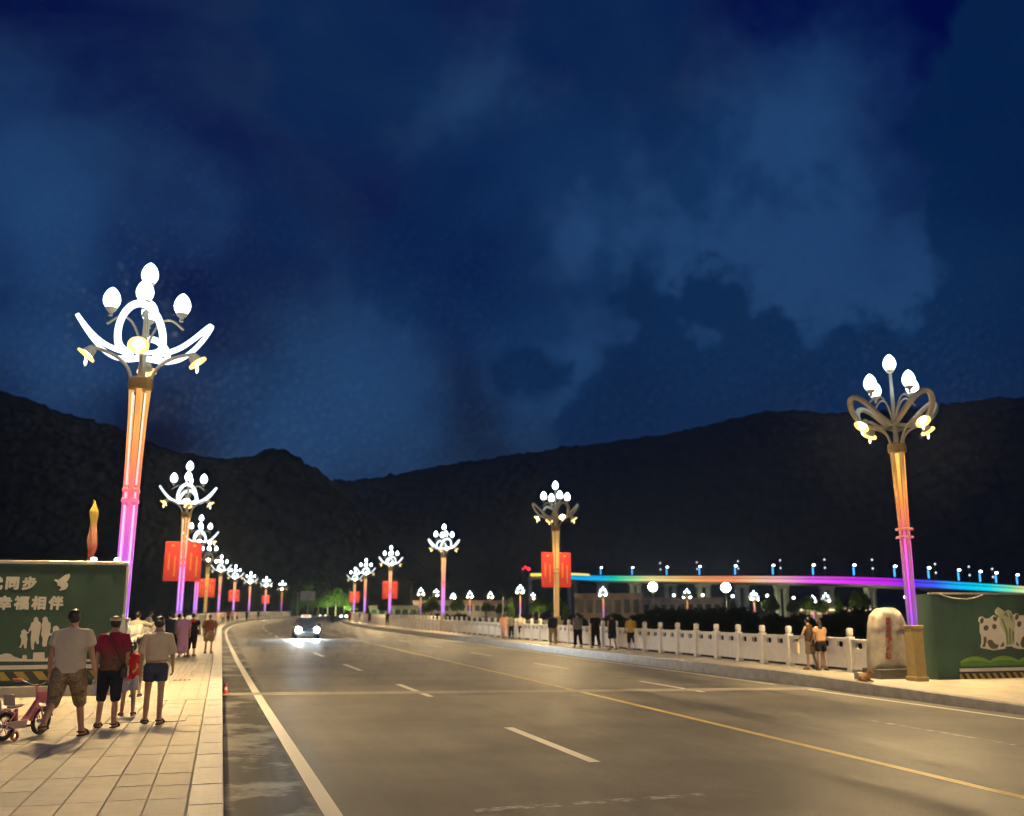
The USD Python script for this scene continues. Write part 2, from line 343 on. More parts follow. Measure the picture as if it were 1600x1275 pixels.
struct('road', ribbon([(XL - 0.25, zroad(XL) - 0.5), (XR + 0.25, zroad(XR) - 0.5), (XR + 0.25, zroad(XR + .25)), (8, zroad(8)), (XL - 0.25, zroad(XL - .25))], ys), M_ROAD)

def paint(name, c, worn):
    return usdkit.material(stage, '/World/Looks/' + name, {'geo': N('geometry'), 'n': N('noise_texture', scale=5.0, detail=8.0, roughness=0.75), 'r': N('rgb_ramp', ramp=[(worn - 0.06, (0.10, 0.095, 0.085)), (worn + 0.04, c)]), 'p': N('principled_bsdf', roughness=0.55)},
                           [('geo.position', 'n.vector'), ('n.fac', 'r.fac'), ('r.color', 'p.base_color')], surface='p.BSDF')
M_WHITE, M_YELLOW, M_FAINT = paint('road_paint_white', (0.62, 0.60, 0.54), 0.30), paint('road_paint_yellow', (0.60, 0.45, 0.13), 0.30), paint('road_paint_worn', (0.34, 0.325, 0.29), 0.54)
edge = lambda y: float(np.interp(y, [8, 24, 40, 70], [0.0, -0.28, -0.5, -0.75]))
cen = lambda y: float(np.interp(y, [9, 26, 70], [0.0, 0.3, 0.45]))
dsh = lambda y: float(np.interp(y, [12, 24, 40, 60], [0.0, -0.1, -0.5, -0.8]))
struct('edge_line', strip(1.13, 1.31, -20, 300, fx=edge), M_WHITE)
struct('centre_line', strip(8.72, 8.88, -20, YEND, fx=cen), M_YELLOW)
struct('edge_line', strip(15.45, 15.6, -20, 23.6, fx=lambda y: 0.0 if y < 15 else 0.012 * (y - 15)), M_WHITE)
struct('edge_line', strip(15.66, 15.81, 25, 300), M_WHITE)
for k in range(-2, 29):
    y0 = 12.5 + 10.25 * k
    a, b = y0, y0 + 4.0
    struct('lane_dash', strip(4.93, 5.10, a, b, fx=dsh), M_WHITE)
    struct('lane_dash', strip(12.2, 12.34, a + 0.1, b + 0.1), M_WHITE if k > 0 else M_FAINT)
def quad(pts, lift):
    v = [(x, y, zroad(x) + lift) for x, y in pts]; return trimesh.Trimesh(np.array(v), np.array([(0, 1, 2), (0, 2, 3)]), process=False)
struct('worn_stop_line', quad([(2.6, 9.72), (5.32, 9.96), (5.36, 10.14), (2.6, 9.9)], 0.004), M_FAINT)
# the bridge's expansion joint: a pale band with a dark slot, right across the road
M_JOINT = mat('joint_concrete', (0.37, 0.335, 0.27), 0.8, vary=0.15, scale=3, coords='world')
yj = lambda x: 24.25 - 0.066 * (x - 0.1) if x > 9 else 24.25 - 0.03 * (x - 0.1)
def jstrip(o0, o1, lift):
    v, f = [], []
    xs = [0.14, 3, 6, 9, 12, 14, 16.15]
    for x in xs:
        yb = 24.25 - 0.055 * x
        v += [(x, yb + o0, zroad(x) + lift), (x, yb + o1, zroad(x) + lift)]
    for i in range(len(xs) - 1): f += [(2 * i, 2 * i + 2, 2 * i + 3), (2 * i, 2 * i + 3, 2 * i + 1)]
    return trimesh.Trimesh(np.array(v), np.array(f), process=False)
struct('expansion_joint', cat(jstrip(-0.36, -0.05, 0.008), jstrip(0.03, 0.34, 0.008)), M_JOINT)
struct('expansion_joint_seal', jstrip(-0.05, 0.03, 0.005), mat('joint_rubber', (0.12, 0.11, 0.095), 0.7))

# ------------------------------------------------------------------ pavements and kerbs
def slab_material(name, c, sx, sy, off=0.0):
    return usdkit.material(stage, '/World/Looks/' + name, {
        'geo': N('geometry'), 'map': N('mapping', rotation=(0, 0, 0)), 'br': N('brick_texture', offset=off, offset_frequency=2, squash=1.0, color1=tuple(np.array(c) * 0.95), color2=tuple(np.array(c) * 1.05), mortar=tuple(np.array(c) * 0.55), scale=1.0, mortar_size=0.008, mortar_smooth=0.3, bias=0.0, brick_width=sx, row_height=sy),
        'n': N('noise_texture', scale=1.4, detail=6.0, roughness=0.65), 'r': N('rgb_ramp', ramp=[(0.3, (0.82, 0.82, 0.82)), (0.7, (1.1, 1.1, 1.1))]), 'm': N('mix_color', blend_type='multiply', fac=1.0, use_clamp=False),
        'b': N('bump', strength=0.3, distance=0.01), 'n2': N('noise_texture', scale=90.0, detail=3.0), 'p': N('principled_bsdf', roughness=0.62, specular_ior_level=0.4)},
        [('geo.position', 'map.vector'), ('map.vector', 'br.vector'), ('geo.position', 'n.vector'), ('geo.position', 'n2.vector'), ('n.fac', 'r.fac'), ('br.color', 'm.a'), ('r.color', 'm.b'), ('m.result', 'p.base_color'), ('n2.fac', 'b.height'), ('b.normal', 'p.normal')], surface='p.BSDF')
C_PAVE = (0.42, 0.38, 0.305)
M_PAVE = slab_material('pavement_slabs', C_PAVE, 0.35, 0.7)
M_BED = mat('joint_sand', (0.22, 0.19, 0.15), 0.95, vary=0.2, scale=8, coords='world')
M_KERB = mat('kerb_granite', (0.36, 0.345, 0.31), 0.5, vary=0.14, scale=14, bump=0.25, bscale=60, coords='world')
M_KERB_R = mat('kerb_granite_polished', (0.34, 0.335, 0.32), 0.26, vary=0.2, scale=4, coords='world', spec=0.6)
KL0, KL1 = XL - 0.30, XL            # left kerb
TX0, TX1, TY0, TY1 = -4.32, KL0 - 0.006, 5.2, 19.2   # where the slabs are laid one by one
pav = struct('pavement', cat(bx(-14, TX0, -40, 22.4, -0.8, 0), bx(TX0, KL0 - 0.004, -40, TY0, -0.8, 0), bx(TX0, KL0 - 0.004, TY0, TY1, -0.8, -0.022), bx(TX0, KL0 - 0.004, TY1, 22.4, -0.8, 0)), M_PAVE)
# right half: plaza in front of the bridge and the bridge pavement
def zr(y): return zright(y)
struct('pavement', cat(grid_closed(np.array([[(XR + 0.304, y, -1.0), (45, y, -1.0), (45, y, zr(y)), (XR + 0.304, y, zr(y))] for y in (-40, 0, 14, 17, 20, 22.4)], float))), M_PAVE)
BY0 = 22.404
M_DECK = mat('deck_concrete', (0.33, 0.31, 0.27), 0.8, vary=0.2, scale=0.6, coords='world')
ysb = np.concatenate([[BY0, 25, 30], steps(36, 85, 10), steps(90, YEND, 6)])
struct('bridge_pavement', ribbon([(FL - 0.35, -0.9), (KL0 - 0.004, -0.9), (KL0 - 0.004, 0), (FL - 0.35, 0)], ysb), M_PAVE)
struct('bridge_pavement', ribbon([(XR + 0.304, -0.9), (FR + 0.35, -0.9), (FR + 0.35, 0), (XR + 0.304, 0)], ysb, dz=zr), M_PAVE)
struct('bridge_deck', ribbon([(FL + 0.4, -2.0), (FR - 0.4, -2.2), (FR + 0.2, -1.2), (FL - 0.2, -1.1)], ysb), M_DECK)
# slabs
tile_mats = [mat(f'paving_slab_{w}', tuple(np.array(C_PAVE) * k * np.array(s)), 0.62, vary=0.1, scale=5, bump=0.2, bscale=90, coords='world', spec=0.4) for w, k, s in (('warm', 1.0, (1.02, 1, .96)), ('pale', 1.09, (1, 1, 1)), ('dark', 0.9, (1, 1, 1)), ('grey', 0.97, (0.97, 1, 1.05)))]
cols = np.linspace(TX0, TX1, 13); rows = np.arange(TY0, TY1 + 0.01, 0.7)
for j in range(len(rows) - 1):
    for i in range(len(cols) - 1):
        dz, g = rng.uniform(-0.004, 0.0), 0.0025 + 0.002 * rng.random()
        o = 0.02 * math.sin(i * 2.1)
        obj('paving_slab', cbx(cols[i] + g, cols[i + 1] - g, rows[j] + g + o, rows[j + 1] - g + o, -0.05, dz, 0.006), tile_mats[rng.choice([0, 0, 1, 2, 3])], pav, False)
# a steel frame let into the slabs
M_STEEL = mat('worn_steel', (0.30, 0.27, 0.22), 0.45, metal=0.6, vary=0.2, scale=20)
struct('drain_cover_frame', cat(bx(-1.55, -0.42, 15.60, 15.64, -0.03, 0.006), bx(-0.45, -0.42, 15.64, 16.5, -0.03, 0.006)), M_STEEL)
# tactile strip with four long bars
M_TACT = mat('tactile_stone', (0.42, 0.35, 0.28), 0.6, vary=0.15, scale=10, coords='world')
tb = struct('tactile_strip', ribbon([(-1.02, 0.001), (-0.62, 0.001), (-0.62, 0.006), (-1.02, 0.006)], steps(24.4, 86, 8)), M_TACT)
for k in range(4):
    x = -0.985 + 0.11 * k
    obj('raised_bar', ribbon([(x, 0.005), (x + 0.045, 0.005), (x + 0.04, 0.016), (x + 0.005, 0.016)], steps(24.45, 86, 8)), M_TACT, tb, False)
# kerbs: stone by stone while the joints can be seen
kl = struct('kerb', ribbon([(KL0, -0.9), (KL1, -0.9), (KL1, 0.002), (KL0, 0.002)], np.concatenate([[40.0], steps(46, 85, 10), steps(90, YEND, 6)])), M_KERB)
for k in range(0, 45):
    y0 = -5 + k * 1.0
    obj('kerb_stone', cbx(KL0, KL1, y0 + 0.004, y0 + 0.996, -0.6, 0.004 + rng.uniform(-.002, .002), 0.012), M_KERB, kl, False)
kr = struct('kerb', ribbon([(XR, -0.9), (XR + 0.3, -0.9), (XR + 0.3, 0.004), (XR, 0.004)], np.concatenate([[60.0], steps(66, 85, 10), steps(90, YEND, 6)]), dz=zr), M_KERB_R)
for k in range(0, 72):
    y0 = -12 + k * 1.0
    m = cbx(XR, XR + 0.3, y0 + 0.003, y0 + 0.997, -1.0, 0.004, 0.015); v = m.vertices.copy()
    v[:, 2] += np.where(v[:, 2] > -0.9, np.array([zr(q) for q in v[:, 1]]), 0); m.vertices = v
    obj('kerb_stone', m, M_KERB_R, kr, False)

# ------------------------------------------------------------------ parapets
M_MARBLE = mat('parapet_marble', (0.80, 0.77, 0.68), 0.5, vary=0.08, scale=5, bump=0.15, bscale=50, coords='world')
def post_mesh():
    b = cbx(-0.1, 0.1, -0.1, 0.1, 0, 1.03, 0.012)
    neck = lathe([(0.075, 1.02), (0.07, 1.05), (0.096, 1.07), (0.102, 1.12), (0.102, 1.23), (0.088, 1.27), (0.05, 1.285)], 14)
    return cat(b, neck)
def hexa(cx, cz, w, h): return [(cx - w, cz - h * .6), (cx - w * .8, cz - h), (cx + w * .8, cz - h), (cx + w, cz - h * .6), (cx + w, cz + h * .6), (cx + w * .8, cz + h), (cx - w * .8, cz + h), (cx - w, cz + h * .6)]
def panel_mesh(L):
    h = L / 2 - 0.102
    p = poly([(-h, 0.11), (h, 0.11), (h, 0.93), (-h, 0.93)])
    for c in (-h * 0.5, h * 0.5): p = p.difference(poly(hexa(c, 0.79, 0.15, 0.085)))
    m = extr(p, 0.09); v = m.vertices.copy(); core = trimesh.Trimesh(np.stack([v[:, 0], v[:, 2] - 0.045, v[:, 1]], 1), m.faces[:, ::-1], process=False)
    fr = []
    for s in (-1, 1):   # raised frame of the lower field on both faces
        y0, y1 = (0.045, 0.062) if s > 0 else (-0.062, -0.045)
        fr += [bx(-h, h, y0, y1, 0.585, 0.635), bx(-h, h, y0, y1, 0.11, 0.16), bx(-h, -h + 0.07, y0, y1, 0.16, 0.585), bx(h - 0.07, h, y0, y1, 0.16, 0.585)]
    rail = cbx(-h, h, -0.075, 0.075, 0.93, 0.985, 0.015)
    return cat(core, rail, *fr)
PM, QM = post_mesh(), panel_mesh(1.6)
def parapet(label, x0, y0, n, zf, lamp_y):
    t = thing('stone_parapet', label, 'parapet', group=None)
    for k in range(n + 1):
        y = y0 + 1.6 * k
        if min(abs(y - l) for l in lamp_y) > 0.5:
            obj('post', move(PM, (x0 + bend(y), y, zf(y)), math.radians(bend_rz(y))), M_MARBLE, t, 40)
        if k < n:
            ym = y + 0.8
            obj('panel', move(QM, (x0 + bend(ym), ym, zf(ym)), math.radians(90 + bend_rz(ym))), M_MARBLE, t, False)
    return t
LAMP_L = [21.2] + [20.9 + 28.8 * k for k in range(1, 9)]
LAMP_R = [21.6] + [21.6 + 28.7 * k for k in range(1, 7)]
parapet('white carved stone parapet along the left pavement, seen end on', FL, 22.9, 150, lambda y: 0.0, LAMP_L)
parapet('white carved stone parapet with paired openings along the right pavement', FR, 22.75, 150, zright, LAMP_R)
# ================================================================== LAMPS
M_CREAM = mat('lamp_cream_paint', (0.46, 0.42, 0.31), 0.4, vary=0.06, scale=4)
M_GOLD = mat('lamp_gold_paint', (0.36, 0.22, 0.06), 0.42, vary=0.1, scale=4, spec=0.5)
M_PED = mat('lamp_pedestal_stone', (0.42, 0.31, 0.13), 0.6, vary=0.12, scale=6, bump=0.15)
GLOBE, PETAL, WARM = 10.0, 1.8, 6500.0
def frosted(name, color, core, rim):
    """a frosted bulb: bright in the middle, dimmer where the glass is seen edge on"""
    MATS[name] = usdkit.material(stage, '/World/Looks/' + name, {'lw': N('layer_weight', blend=0.5), 'r': N('map_range', range_type='smoothstep', from_min=0.25, from_max=0.92, to_min=core, to_max=rim, clamp=True), 'e': N('emission', color=tuple(color))}, [('lw.facing', 'r.value'), ('r.result', 'e.strength')], surface='e.emission')
    return MATS[name]
M_GLOBE = frosted('lamp_globe_light', (0.78, 0.92, 1.0), GLOBE, 0.75)
M_PETAL = glow('lamp_petal_light', (0.86, 0.95, 1.0), PETAL)
M_LENS = glow('flood_lens_light', (1.0, 0.71, 0.33), WARM)
M_DRIP = glow('flood_bulb_light', (1.0, 0.80, 0.50), 3.0)
def ramp_glow(name, stops, strength, base=None):
    nodes = {'tc': N('texture_coordinate'), 's': N('separate_xyz'), 'm': N('map_range', from_min=1.4, from_max=6.5, to_min=0.0, to_max=1.0, clamp=True), 'r': N('rgb_ramp', ramp=stops)}
    links = [('tc.object', 's.vector'), ('s.z', 'm.value'), ('m.result', 'r.fac')]
    if base is None:
        nodes['e'] = N('emission', strength=strength); links.append(('r.color', 'e.color')); out = 'e.emission'
    else:
        nodes['p'] = N('principled_bsdf', base_color=tuple(base), roughness=0.4, emission_strength=strength); links.append(('r.color', 'p.emission_color')); out = 'p.BSDF'
    return usdkit.material(stage, '/World/Looks/' + name, nodes, links, surface=out)
RAINBOW = [(0.0, (0.36, 0.10, 1.0)), (0.2, (0.62, 0.08, 1.0)), (0.42, (1.0, 0.12, 0.62)), (0.52, (1.0, 0.10, 0.16)), (0.66, (1.0, 0.22, 0.05)), (0.82, (1.0, 0.42, 0.08)), (1.0, (1.0, 0.55, 0.14))]
PALE = [(p, tuple(0.45 + 0.55 * c for c in col)) for p, col in RAINBOW]
M_NEON = ramp_glow('light_strip_rainbow', PALE, 1.5)
M_NEON_DIM = ramp_glow('light_strip_deep', RAINBOW, 1.6)
M_LEG_LIT = ramp_glow('lamp_leg_lit', RAINBOW, 0.80, (0.13, 0.08, 0.05))
M_LEG_SIDE = ramp_glow('lamp_leg_faint', RAINBOW, 0.34, (0.20, 0.13, 0.06))
M_LEG_GOLD = ramp_glow('lamp_leg_amber', [(0, (1.0, 0.62, 0.22)), (1, (1.0, 0.66, 0.22))], 0.33, (0.36, 0.22, 0.06))
AX = [(1, 0), (0, 1), (-1, 0), (0, -1)]
def turned(m, a):  return move(m, (0, 0, 0), math.radians(a))
def bez(p, n=14):
    p = np.asarray(p, float); k = len(p) - 1; t = np.linspace(0, 1, n)[:, None]
    return sum(math.comb(k, i) * (1 - t) ** (k - i) * t ** i * p[i] for i in range(k + 1))
def leg_shape():
    """one of four legs, standing on +x, wider and further out at the top"""
    zs = [1.45, 2.4, 3.6, 4.7, 5.6, 6.2, 6.45]; off = [0.105, 0.108, 0.114, 0.124, 0.142, 0.168, 0.19]; wd = [0.046, 0.047, 0.048, 0.049, 0.052, 0.056, 0.060]; dp = [0.042, 0.042, 0.042, 0.044, 0.047, 0.050, 0.052]
    rings = []
    for z, o, w, d in zip(zs, off, wd, dp):
        c = 0.012
        rings.append([(o + d, -w + c, z), (o + d, w - c, z), (o + d - c, w, z), (o - d + c, w, z), (o - d, w - c, z), (o - d, -w + c, z), (o - d + c, -w, z), (o + d - c, -w, z)])
    return grid_closed(np.array(rings))
def egg():
    return lathe([(0.07, 0), (0.125, 0.035), (0.17, 0.11), (0.187, 0.19), (0.178, 0.27), (0.145, 0.36), (0.095, 0.43), (0.045, 0.475), (0.012, 0.492)], 16)
def cup():
    return lathe([(0.022, -0.17), (0.05, -0.15), (0.035, -0.11), (0.05, -0.07), (0.10, -0.03), (0.125, 0.012), (0.11, 0.03)], 12)
def petal_shape(thick):
    """a leaf-shaped loop of ribbon, curving out and up along +x"""
    u = 0.5 - 0.5 * np.cos(np.linspace(0, math.pi, 25))
    def ctr(q): return np.array([0.26 + 1.08 * q, 0, 6.98 - 0.10 * math.sin(q * math.pi) + 0.74 * max(q, 0.0) ** 1.7])
    def half(q): return 0.44 * max(0.0, 1.0 - abs(2 * min(max(q, 0), 1) - 1) ** 2.3) ** 0.5
    loop = [ctr(q) + [0, half(q), 0] for q in u] + [ctr(q) + [0, -half(q), 0] for q in u[::-1][1:-1]]
    loop = np.array(loop); n = len(loop); k = np.arange(n)
    tan = loop[(k + 1) % n] - loop[(k - 1) % n]; tan /= np.linalg.norm(tan, axis=1, keepdims=True)
    q = np.concatenate([u, u[::-1][1:-1]]); e = 1e-3
    nor = np.array([np.cross(ctr(a + e) - ctr(a - e), [0, 1, 0]) for a in q]); nor /= np.linalg.norm(nor, axis=1, keepdims=True)
    side = np.cross(tan, nor); side /= np.linalg.norm(side, axis=1, keepdims=True)
    a, b = 0.068, thick
    ring = np.stack([loop + side * sx * a + nor * sz * b for sx, sz in ((-1, -1), (1, -1), (1, 1), (-1, 1))], 1)
    f = []
    for i in range(n):
        j = (i + 1) % n
        for c in range(4):
            d = (c + 1) % 4; f += [(i * 4 + c, i * 4 + d, j * 4 + d), (i * 4 + c, j * 4 + d, j * 4 + c)]
    m = trimesh.Trimesh(ring.reshape(-1, 3), np.array(f), process=False)
    if m.volume < 0: m.invert()
    return m
def flood():
    """a floodlight head at the arm's end on +x, tipped outwards; the lens is apart"""
    body = lathe([(0.03, 0.13), (0.07, 0.12), (0.10, 0.06), (0.125, -0.02), (0.132, -0.075), (0.118, -0.075), (0.115, -0.03)], 14)
    lens = trimesh.creation.cylinder(radius=0.108, height=0.01, sections=14); lens.apply_translation([0, 0, -0.062])
    g = np.arange(16) * TAU / 16      # the open glass shade below the housing
    sh = np.array([[(r * math.cos(a), r * math.sin(a), z) for a in g] for r, z in ((0.138, -0.078), (0.205, -0.10), (0.212, -0.14), (0.203, -0.14), (0.190, -0.10), (0.128, -0.078), (0.138, -0.078))])
    return [move(m, (1.05, 0, 6.99), ry=math.radians(-38)) for m in (body, lens, grid_closed(sh, False))]
LEG, EGG, CUP, PET = leg_shape(), egg(), cup(), petal_shape(0.042)
FB, FLN, FSH = flood()
M_SHADE = glow('flood_shade_glow', (1.0, 0.62, 0.18), 2.3)
def make_lamp(label, petals, neon, loc, sc=1.0, group='tall magnolia lamps along the two parapets', name='street_lamp', rz=0.0):
    t = thing(name, label, 'street lamp', loc, rz, group, sc)
    obj('pedestal', cat(cbx(-0.205, 0.205, -0.205, 0.205, 0, 0.12, .015), cbx(-0.17, 0.17, -0.17, 0.17, 0.12, 1.40, .012), cbx(-0.19, 0.19, -0.19, 0.19, 1.40, 1.46, .012)), M_PED if neon != 'white' else M_CREAM, t, False)
    legm = {'white': M_LEG_LIT, 'deep': M_LEG_SIDE, 'off': M_LEG_GOLD}[neon]
    for a in range(4): obj('leg', turned(LEG, 90 * a), legm, t, 30)
    band = cat(*[cbx(-0.165, 0.165, -0.165, 0.165, z, z + 0.07, .012) for z in (3.80, 4.02)])
    obj('joint_band', band, M_GOLD if neon == 'off' else legm, t, False)
    obj('collar', lathe([(0.20, 6.19), (0.245, 6.22), (0.255, 6.32), (0.25, 6.44), (0.22, 6.47)], 16), M_GOLD, t)
    obj('core', cat(*[bx(-0.045, 0.045, -0.045, 0.045, a, b) for a, b in ((1.46, 3.8), (4.09, 6.2))]), M_NEON_DIM if neon != 'off' else M_GOLD, t, False)
    if neon != 'off':
        for a in range(4):
            d = math.radians(45 + 90 * a)
            for z0, z1, r0, r1 in ((1.62, 3.74, 0.118, 0.13), (3.885, 4.01, 0.13, 0.131), (4.16, 6.12, 0.132, 0.175)):
                p = [(r0 * math.cos(d), r0 * math.sin(d), z0), (r1 * math.cos(d), r1 * math.sin(d), z1)]
                obj('light_strip', tube(p, 0.021 if neon == 'white' else 0.013, 6), M_NEON if neon == 'white' else M_NEON_DIM, t)
    obj('stem', tube([(0, 0, 6.4), (0, 0, 7.2), (0, 0, 7.9), (0, 0, 8.46)], [0.085, 0.06, 0.052, 0.042], 10), M_CREAM, t)
    top = obj('globe', move(EGG, (0, 0, 8.60)), M_GLOBE, t); obj('cup', move(CUP, (0, 0, 8.60)), M_CREAM, top)
    arm = tube(bez([(0.05, 0, 6.95), (0.12, 0, 7.75), (0.45, 0, 8.05), (0.62, 0, 7.72), (0.78, 0, 7.62)], 16), 0.026, 7)
    fl = tube(bez([(0.20, 0, 6.42), (0.24, 0, 6.72), (0.42, 0, 6.95), (0.80, 0, 7.05), (1.04, 0, 7.08)], 14), 0.036, 7)
    drip = lathe([(0.012, 6.66), (0.03, 6.70), (0.036, 6.76), (0.02, 6.82), (0.03, 6.86)], 8)
    for a in range(4):
        obj('globe_arm', turned(arm, 90 * a), M_CREAM, t)
        g = obj('globe', turned(move(EGG, (0.72, 0, 7.96)), 90 * a), M_GLOBE, t)
        obj('cup', turned(move(CUP, (0.72, 0, 7.96)), 90 * a), M_CREAM, g)
        obj('petal', turned(PET, 90 * a), M_PETAL if petals else M_CREAM, t, 50)
        obj('flood_arm', turned(fl, 90 * a), M_CREAM, t)
        f = obj('floodlight', turned(FB, 90 * a), M_CREAM, t)
        obj('lens', turned(FLN, 90 * a), M_LENS, f, False)
        obj('shade', turned(FSH, 90 * a), M_SHADE, f)
        obj('bulb_tip', turned(move(drip, (1.12, 0, 0)), 90 * a), M_DRIP, f)
    return t
lampA = make_lamp('tall magnolia lamp nearest the camera, beside the left green hoarding', True, 'white', (FL, LAMP_L[0], 0), 1.02)
lampB = make_lamp('tall magnolia lamp with unlit petals on the right, between inscribed stone and hoarding', False, 'deep', (FR, LAMP_R[0], zright(LAMP_R[0])), 1.0)
lampC = make_lamp('plain golden lamp without coloured light, second along the right parapet, carrying a red banner', False, 'off', (FR, LAMP_R[1], zright(60)), 1.0)
G = 'tall magnolia lamps along the two parapets'
left_kinds = [('A', 'second magnolia lamp from the camera on the left parapet, red banner behind its post'), ('A', 'third magnolia lamp on the left parapet, purple at its foot, no banner'), ('C', 'golden lamp without coloured light on the left parapet, small red banner on it'),
    ('A', 'fifth magnolia lamp on the left parapet, right after the plain golden one'), ('A', 'sixth magnolia lamp on the left parapet, small red banner at mid height'), ('A', 'seventh magnolia lamp on the left parapet, between two lamps with red banners'),
    ('A', 'eighth magnolia lamp on the left parapet, tiny red banner at mid height'), ('B', 'farthest magnolia lamp on the left parapet, to the left of the white road sign')]
for y, (k, lab) in zip(LAMP_L[1:], left_kinds):
    copy_of({'A': lampA, 'B': lampB, 'C': lampC}[k], lab, (FL + bend(y), y, 0), bend_rz(y), 1.0, group=G)
right_kinds = ['third magnolia lamp along the right parapet, brightly lit, no banner', 'fourth magnolia lamp along the right parapet, red banner on its post', 'fifth magnolia lamp along the right parapet, no banner, next to the far cluster', 'farthest magnolia lamp on the right parapet, overlapping its neighbour, red banner behind']
for y, lab in zip(LAMP_R[2:6], right_kinds):
    copy_of(lampA, lab, (FR + bend(y), y, zright(y)), bend_rz(y), 1.0, group=G)

# ------------------------------------------------------------------ red banners on the lamp posts
M_RED = mat('banner_red', (0.62, 0.05, 0.045), 0.5, vary=0.06, scale=3)
M_INK = mat('banner_yellow_print', (0.85, 0.42, 0.10), 0.6, vary=0.05)
def make_banner(label, loc, rz, hang):
    """two red panels left and right of a post; columns of small print on each"""
    t = thing('lamp_banner', label, 'banner', loc, rz, 'red banners on the lamp posts')
    for s in (-1, 1):
        x0, x1 = (0.15, 0.88) if s > 0 else (-0.88, -0.15)
        p = obj('banner_panel', cbx(x0, x1, -0.02, 0.02, 0, 1.95, .006), M_RED, t, False)
        m = (x0 + x1) / 2
        marks = [bx(m - .07, m + .07, -0.026, -0.021, 1.70, 1.80)]
        for c, (dx, n, top) in enumerate(((-0.15, 5, 1.32), (0.13, 6, 1.18))):
            for k in range(n):
                z = top - 0.17 * k; x = m + dx
                marks += [bx(x - .05, x + .05, -0.026, -0.021, z + .035, z + .055), bx(x - .012, x + .012, -0.026, -0.021, z - .065, z + .03), bx(x - .055, x + .055, -0.026, -0.021, z - .09, z - .07), bx(x + .026, x + .045, -0.026, -0.021, z - .05, z + .015)]
        obj('print', cat(*marks), M_INK, t, False)
        obj('bracket', cat(cyl((0, 0, 0.03), (x1 if s > 0 else x0, 0, 0.03), 0.014, 6), cyl((0, 0, 1.92), (x1 if s > 0 else x0, 0, 1.92), 0.014, 6)), M_GOLD, t)
    return t
bn = make_banner('large red banner of the second lamp on the left parapet', (FL, LAMP_L[1] + 0.0, 3.05), 0, 0)
for y, lab in ((LAMP_L[3], 'red banner on the plain golden lamp of the left parapet'), (LAMP_L[5], 'small red banner on the sixth lamp of the left parapet'), (LAMP_L[7], 'tiny red banner on the eighth lamp of the left parapet')):
    copy_of(bn, lab, (FL + bend(y), y, 3.0), bend_rz(y))
for y, lab, z in ((LAMP_R[1], 'red banner on the golden lamp in front of the rainbow viaduct', 3.05), (LAMP_R[3], 'red banner on the fourth lamp of the right parapet', 3.05), (LAMP_R[5], 'red banner in the far lamp cluster of the right parapet', 3.0)):
    copy_of(bn, lab, (FR + bend(y), y, zright(y) + z), bend_rz(y))

# ================================================================== HOARDINGS
M_GREEN = mat('hoarding_green', (0.028, 0.072, 0.055), 0.75, vary=0.25, scale=1.3, bump=0.3, bscale=160, coords='world')
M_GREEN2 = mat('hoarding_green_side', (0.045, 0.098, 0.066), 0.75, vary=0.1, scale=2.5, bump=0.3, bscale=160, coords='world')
M_SIGNW = mat('hoarding_white_print', (0.72, 0.69, 0.58), 0.6, vary=0.05, coords='world')
M_ALU = mat('aluminium_trim', (0.50, 0.47, 0.40), 0.35, metal=0.7, vary=0.1)
M_BLK, M_YEL = mat('caution_black', (0.03, 0.028, 0.025), 0.5), mat('caution_yellow', (0.40, 0.30, 0.06), 0.5, vary=0.15, scale=8)
M_CONC = mat('plinth_concrete', (0.42, 0.38, 0.30), 0.8, vary=0.15, scale=3, coords='world')
HY = 20.82
hl = thing('green_hoarding', 'green hoarding with white lettering and family silhouettes left of the near lamp', 'hoarding', (0, 0, 0))
hx0, hx1 = -9.0, on_y(188, 1000, HY)[0]
hz0, hz1 = 0.20, on_y(120, 882, HY)[1]
k = 0
for a in np.arange(hx1, hx0, -1.2):
    obj('board', cbx(max(a - 1.197, hx0), a, HY, HY + 0.05, hz0, hz1, .004), M_GREEN, hl, False)
for a in (hx1 - 0.06, hx1 - 2.4, hx1 - 4.8): obj('back_post', bx(a - .04, a + .04, HY + 0.06, HY + 0.14, 0, hz1), M_ALU, hl, False)
obj('top_rail', cbx(hx0, hx1 + 0.03, HY - 0.03, HY + 0.10, hz1, hz1 + 0.07, .01), M_ALU, hl, False)
obj('end_trim', bx(hx1 + 0.002, hx1 + 0.05, HY - 0.02, HY + 0.08, hz0, hz1), M_ALU, hl, False)
obj('plinth', cbx(hx0, hx1 + 0.1, HY - 0.22, HY + 0.2, 0.002, hz0 - 0.002, .01), M_CONC, hl, False)
def L(px, py, y=HY): return on_y(px, py, y)
def band(name, py0, py1, m, px1=190, d=0.0, parent=hl, y=HY, xmin=-9.0, pos=-0.012):
    z0, z1 = L(60, py1, y)[1], L(60, py0, y)[1]
    return obj(name, bx(xmin, min(hx1, L(px1, py0, y)[0]), y + pos, y - 0.001, z0, z1), m, parent, False)
band('white_stripe', 1039, 1045.5, M_SIGNW)
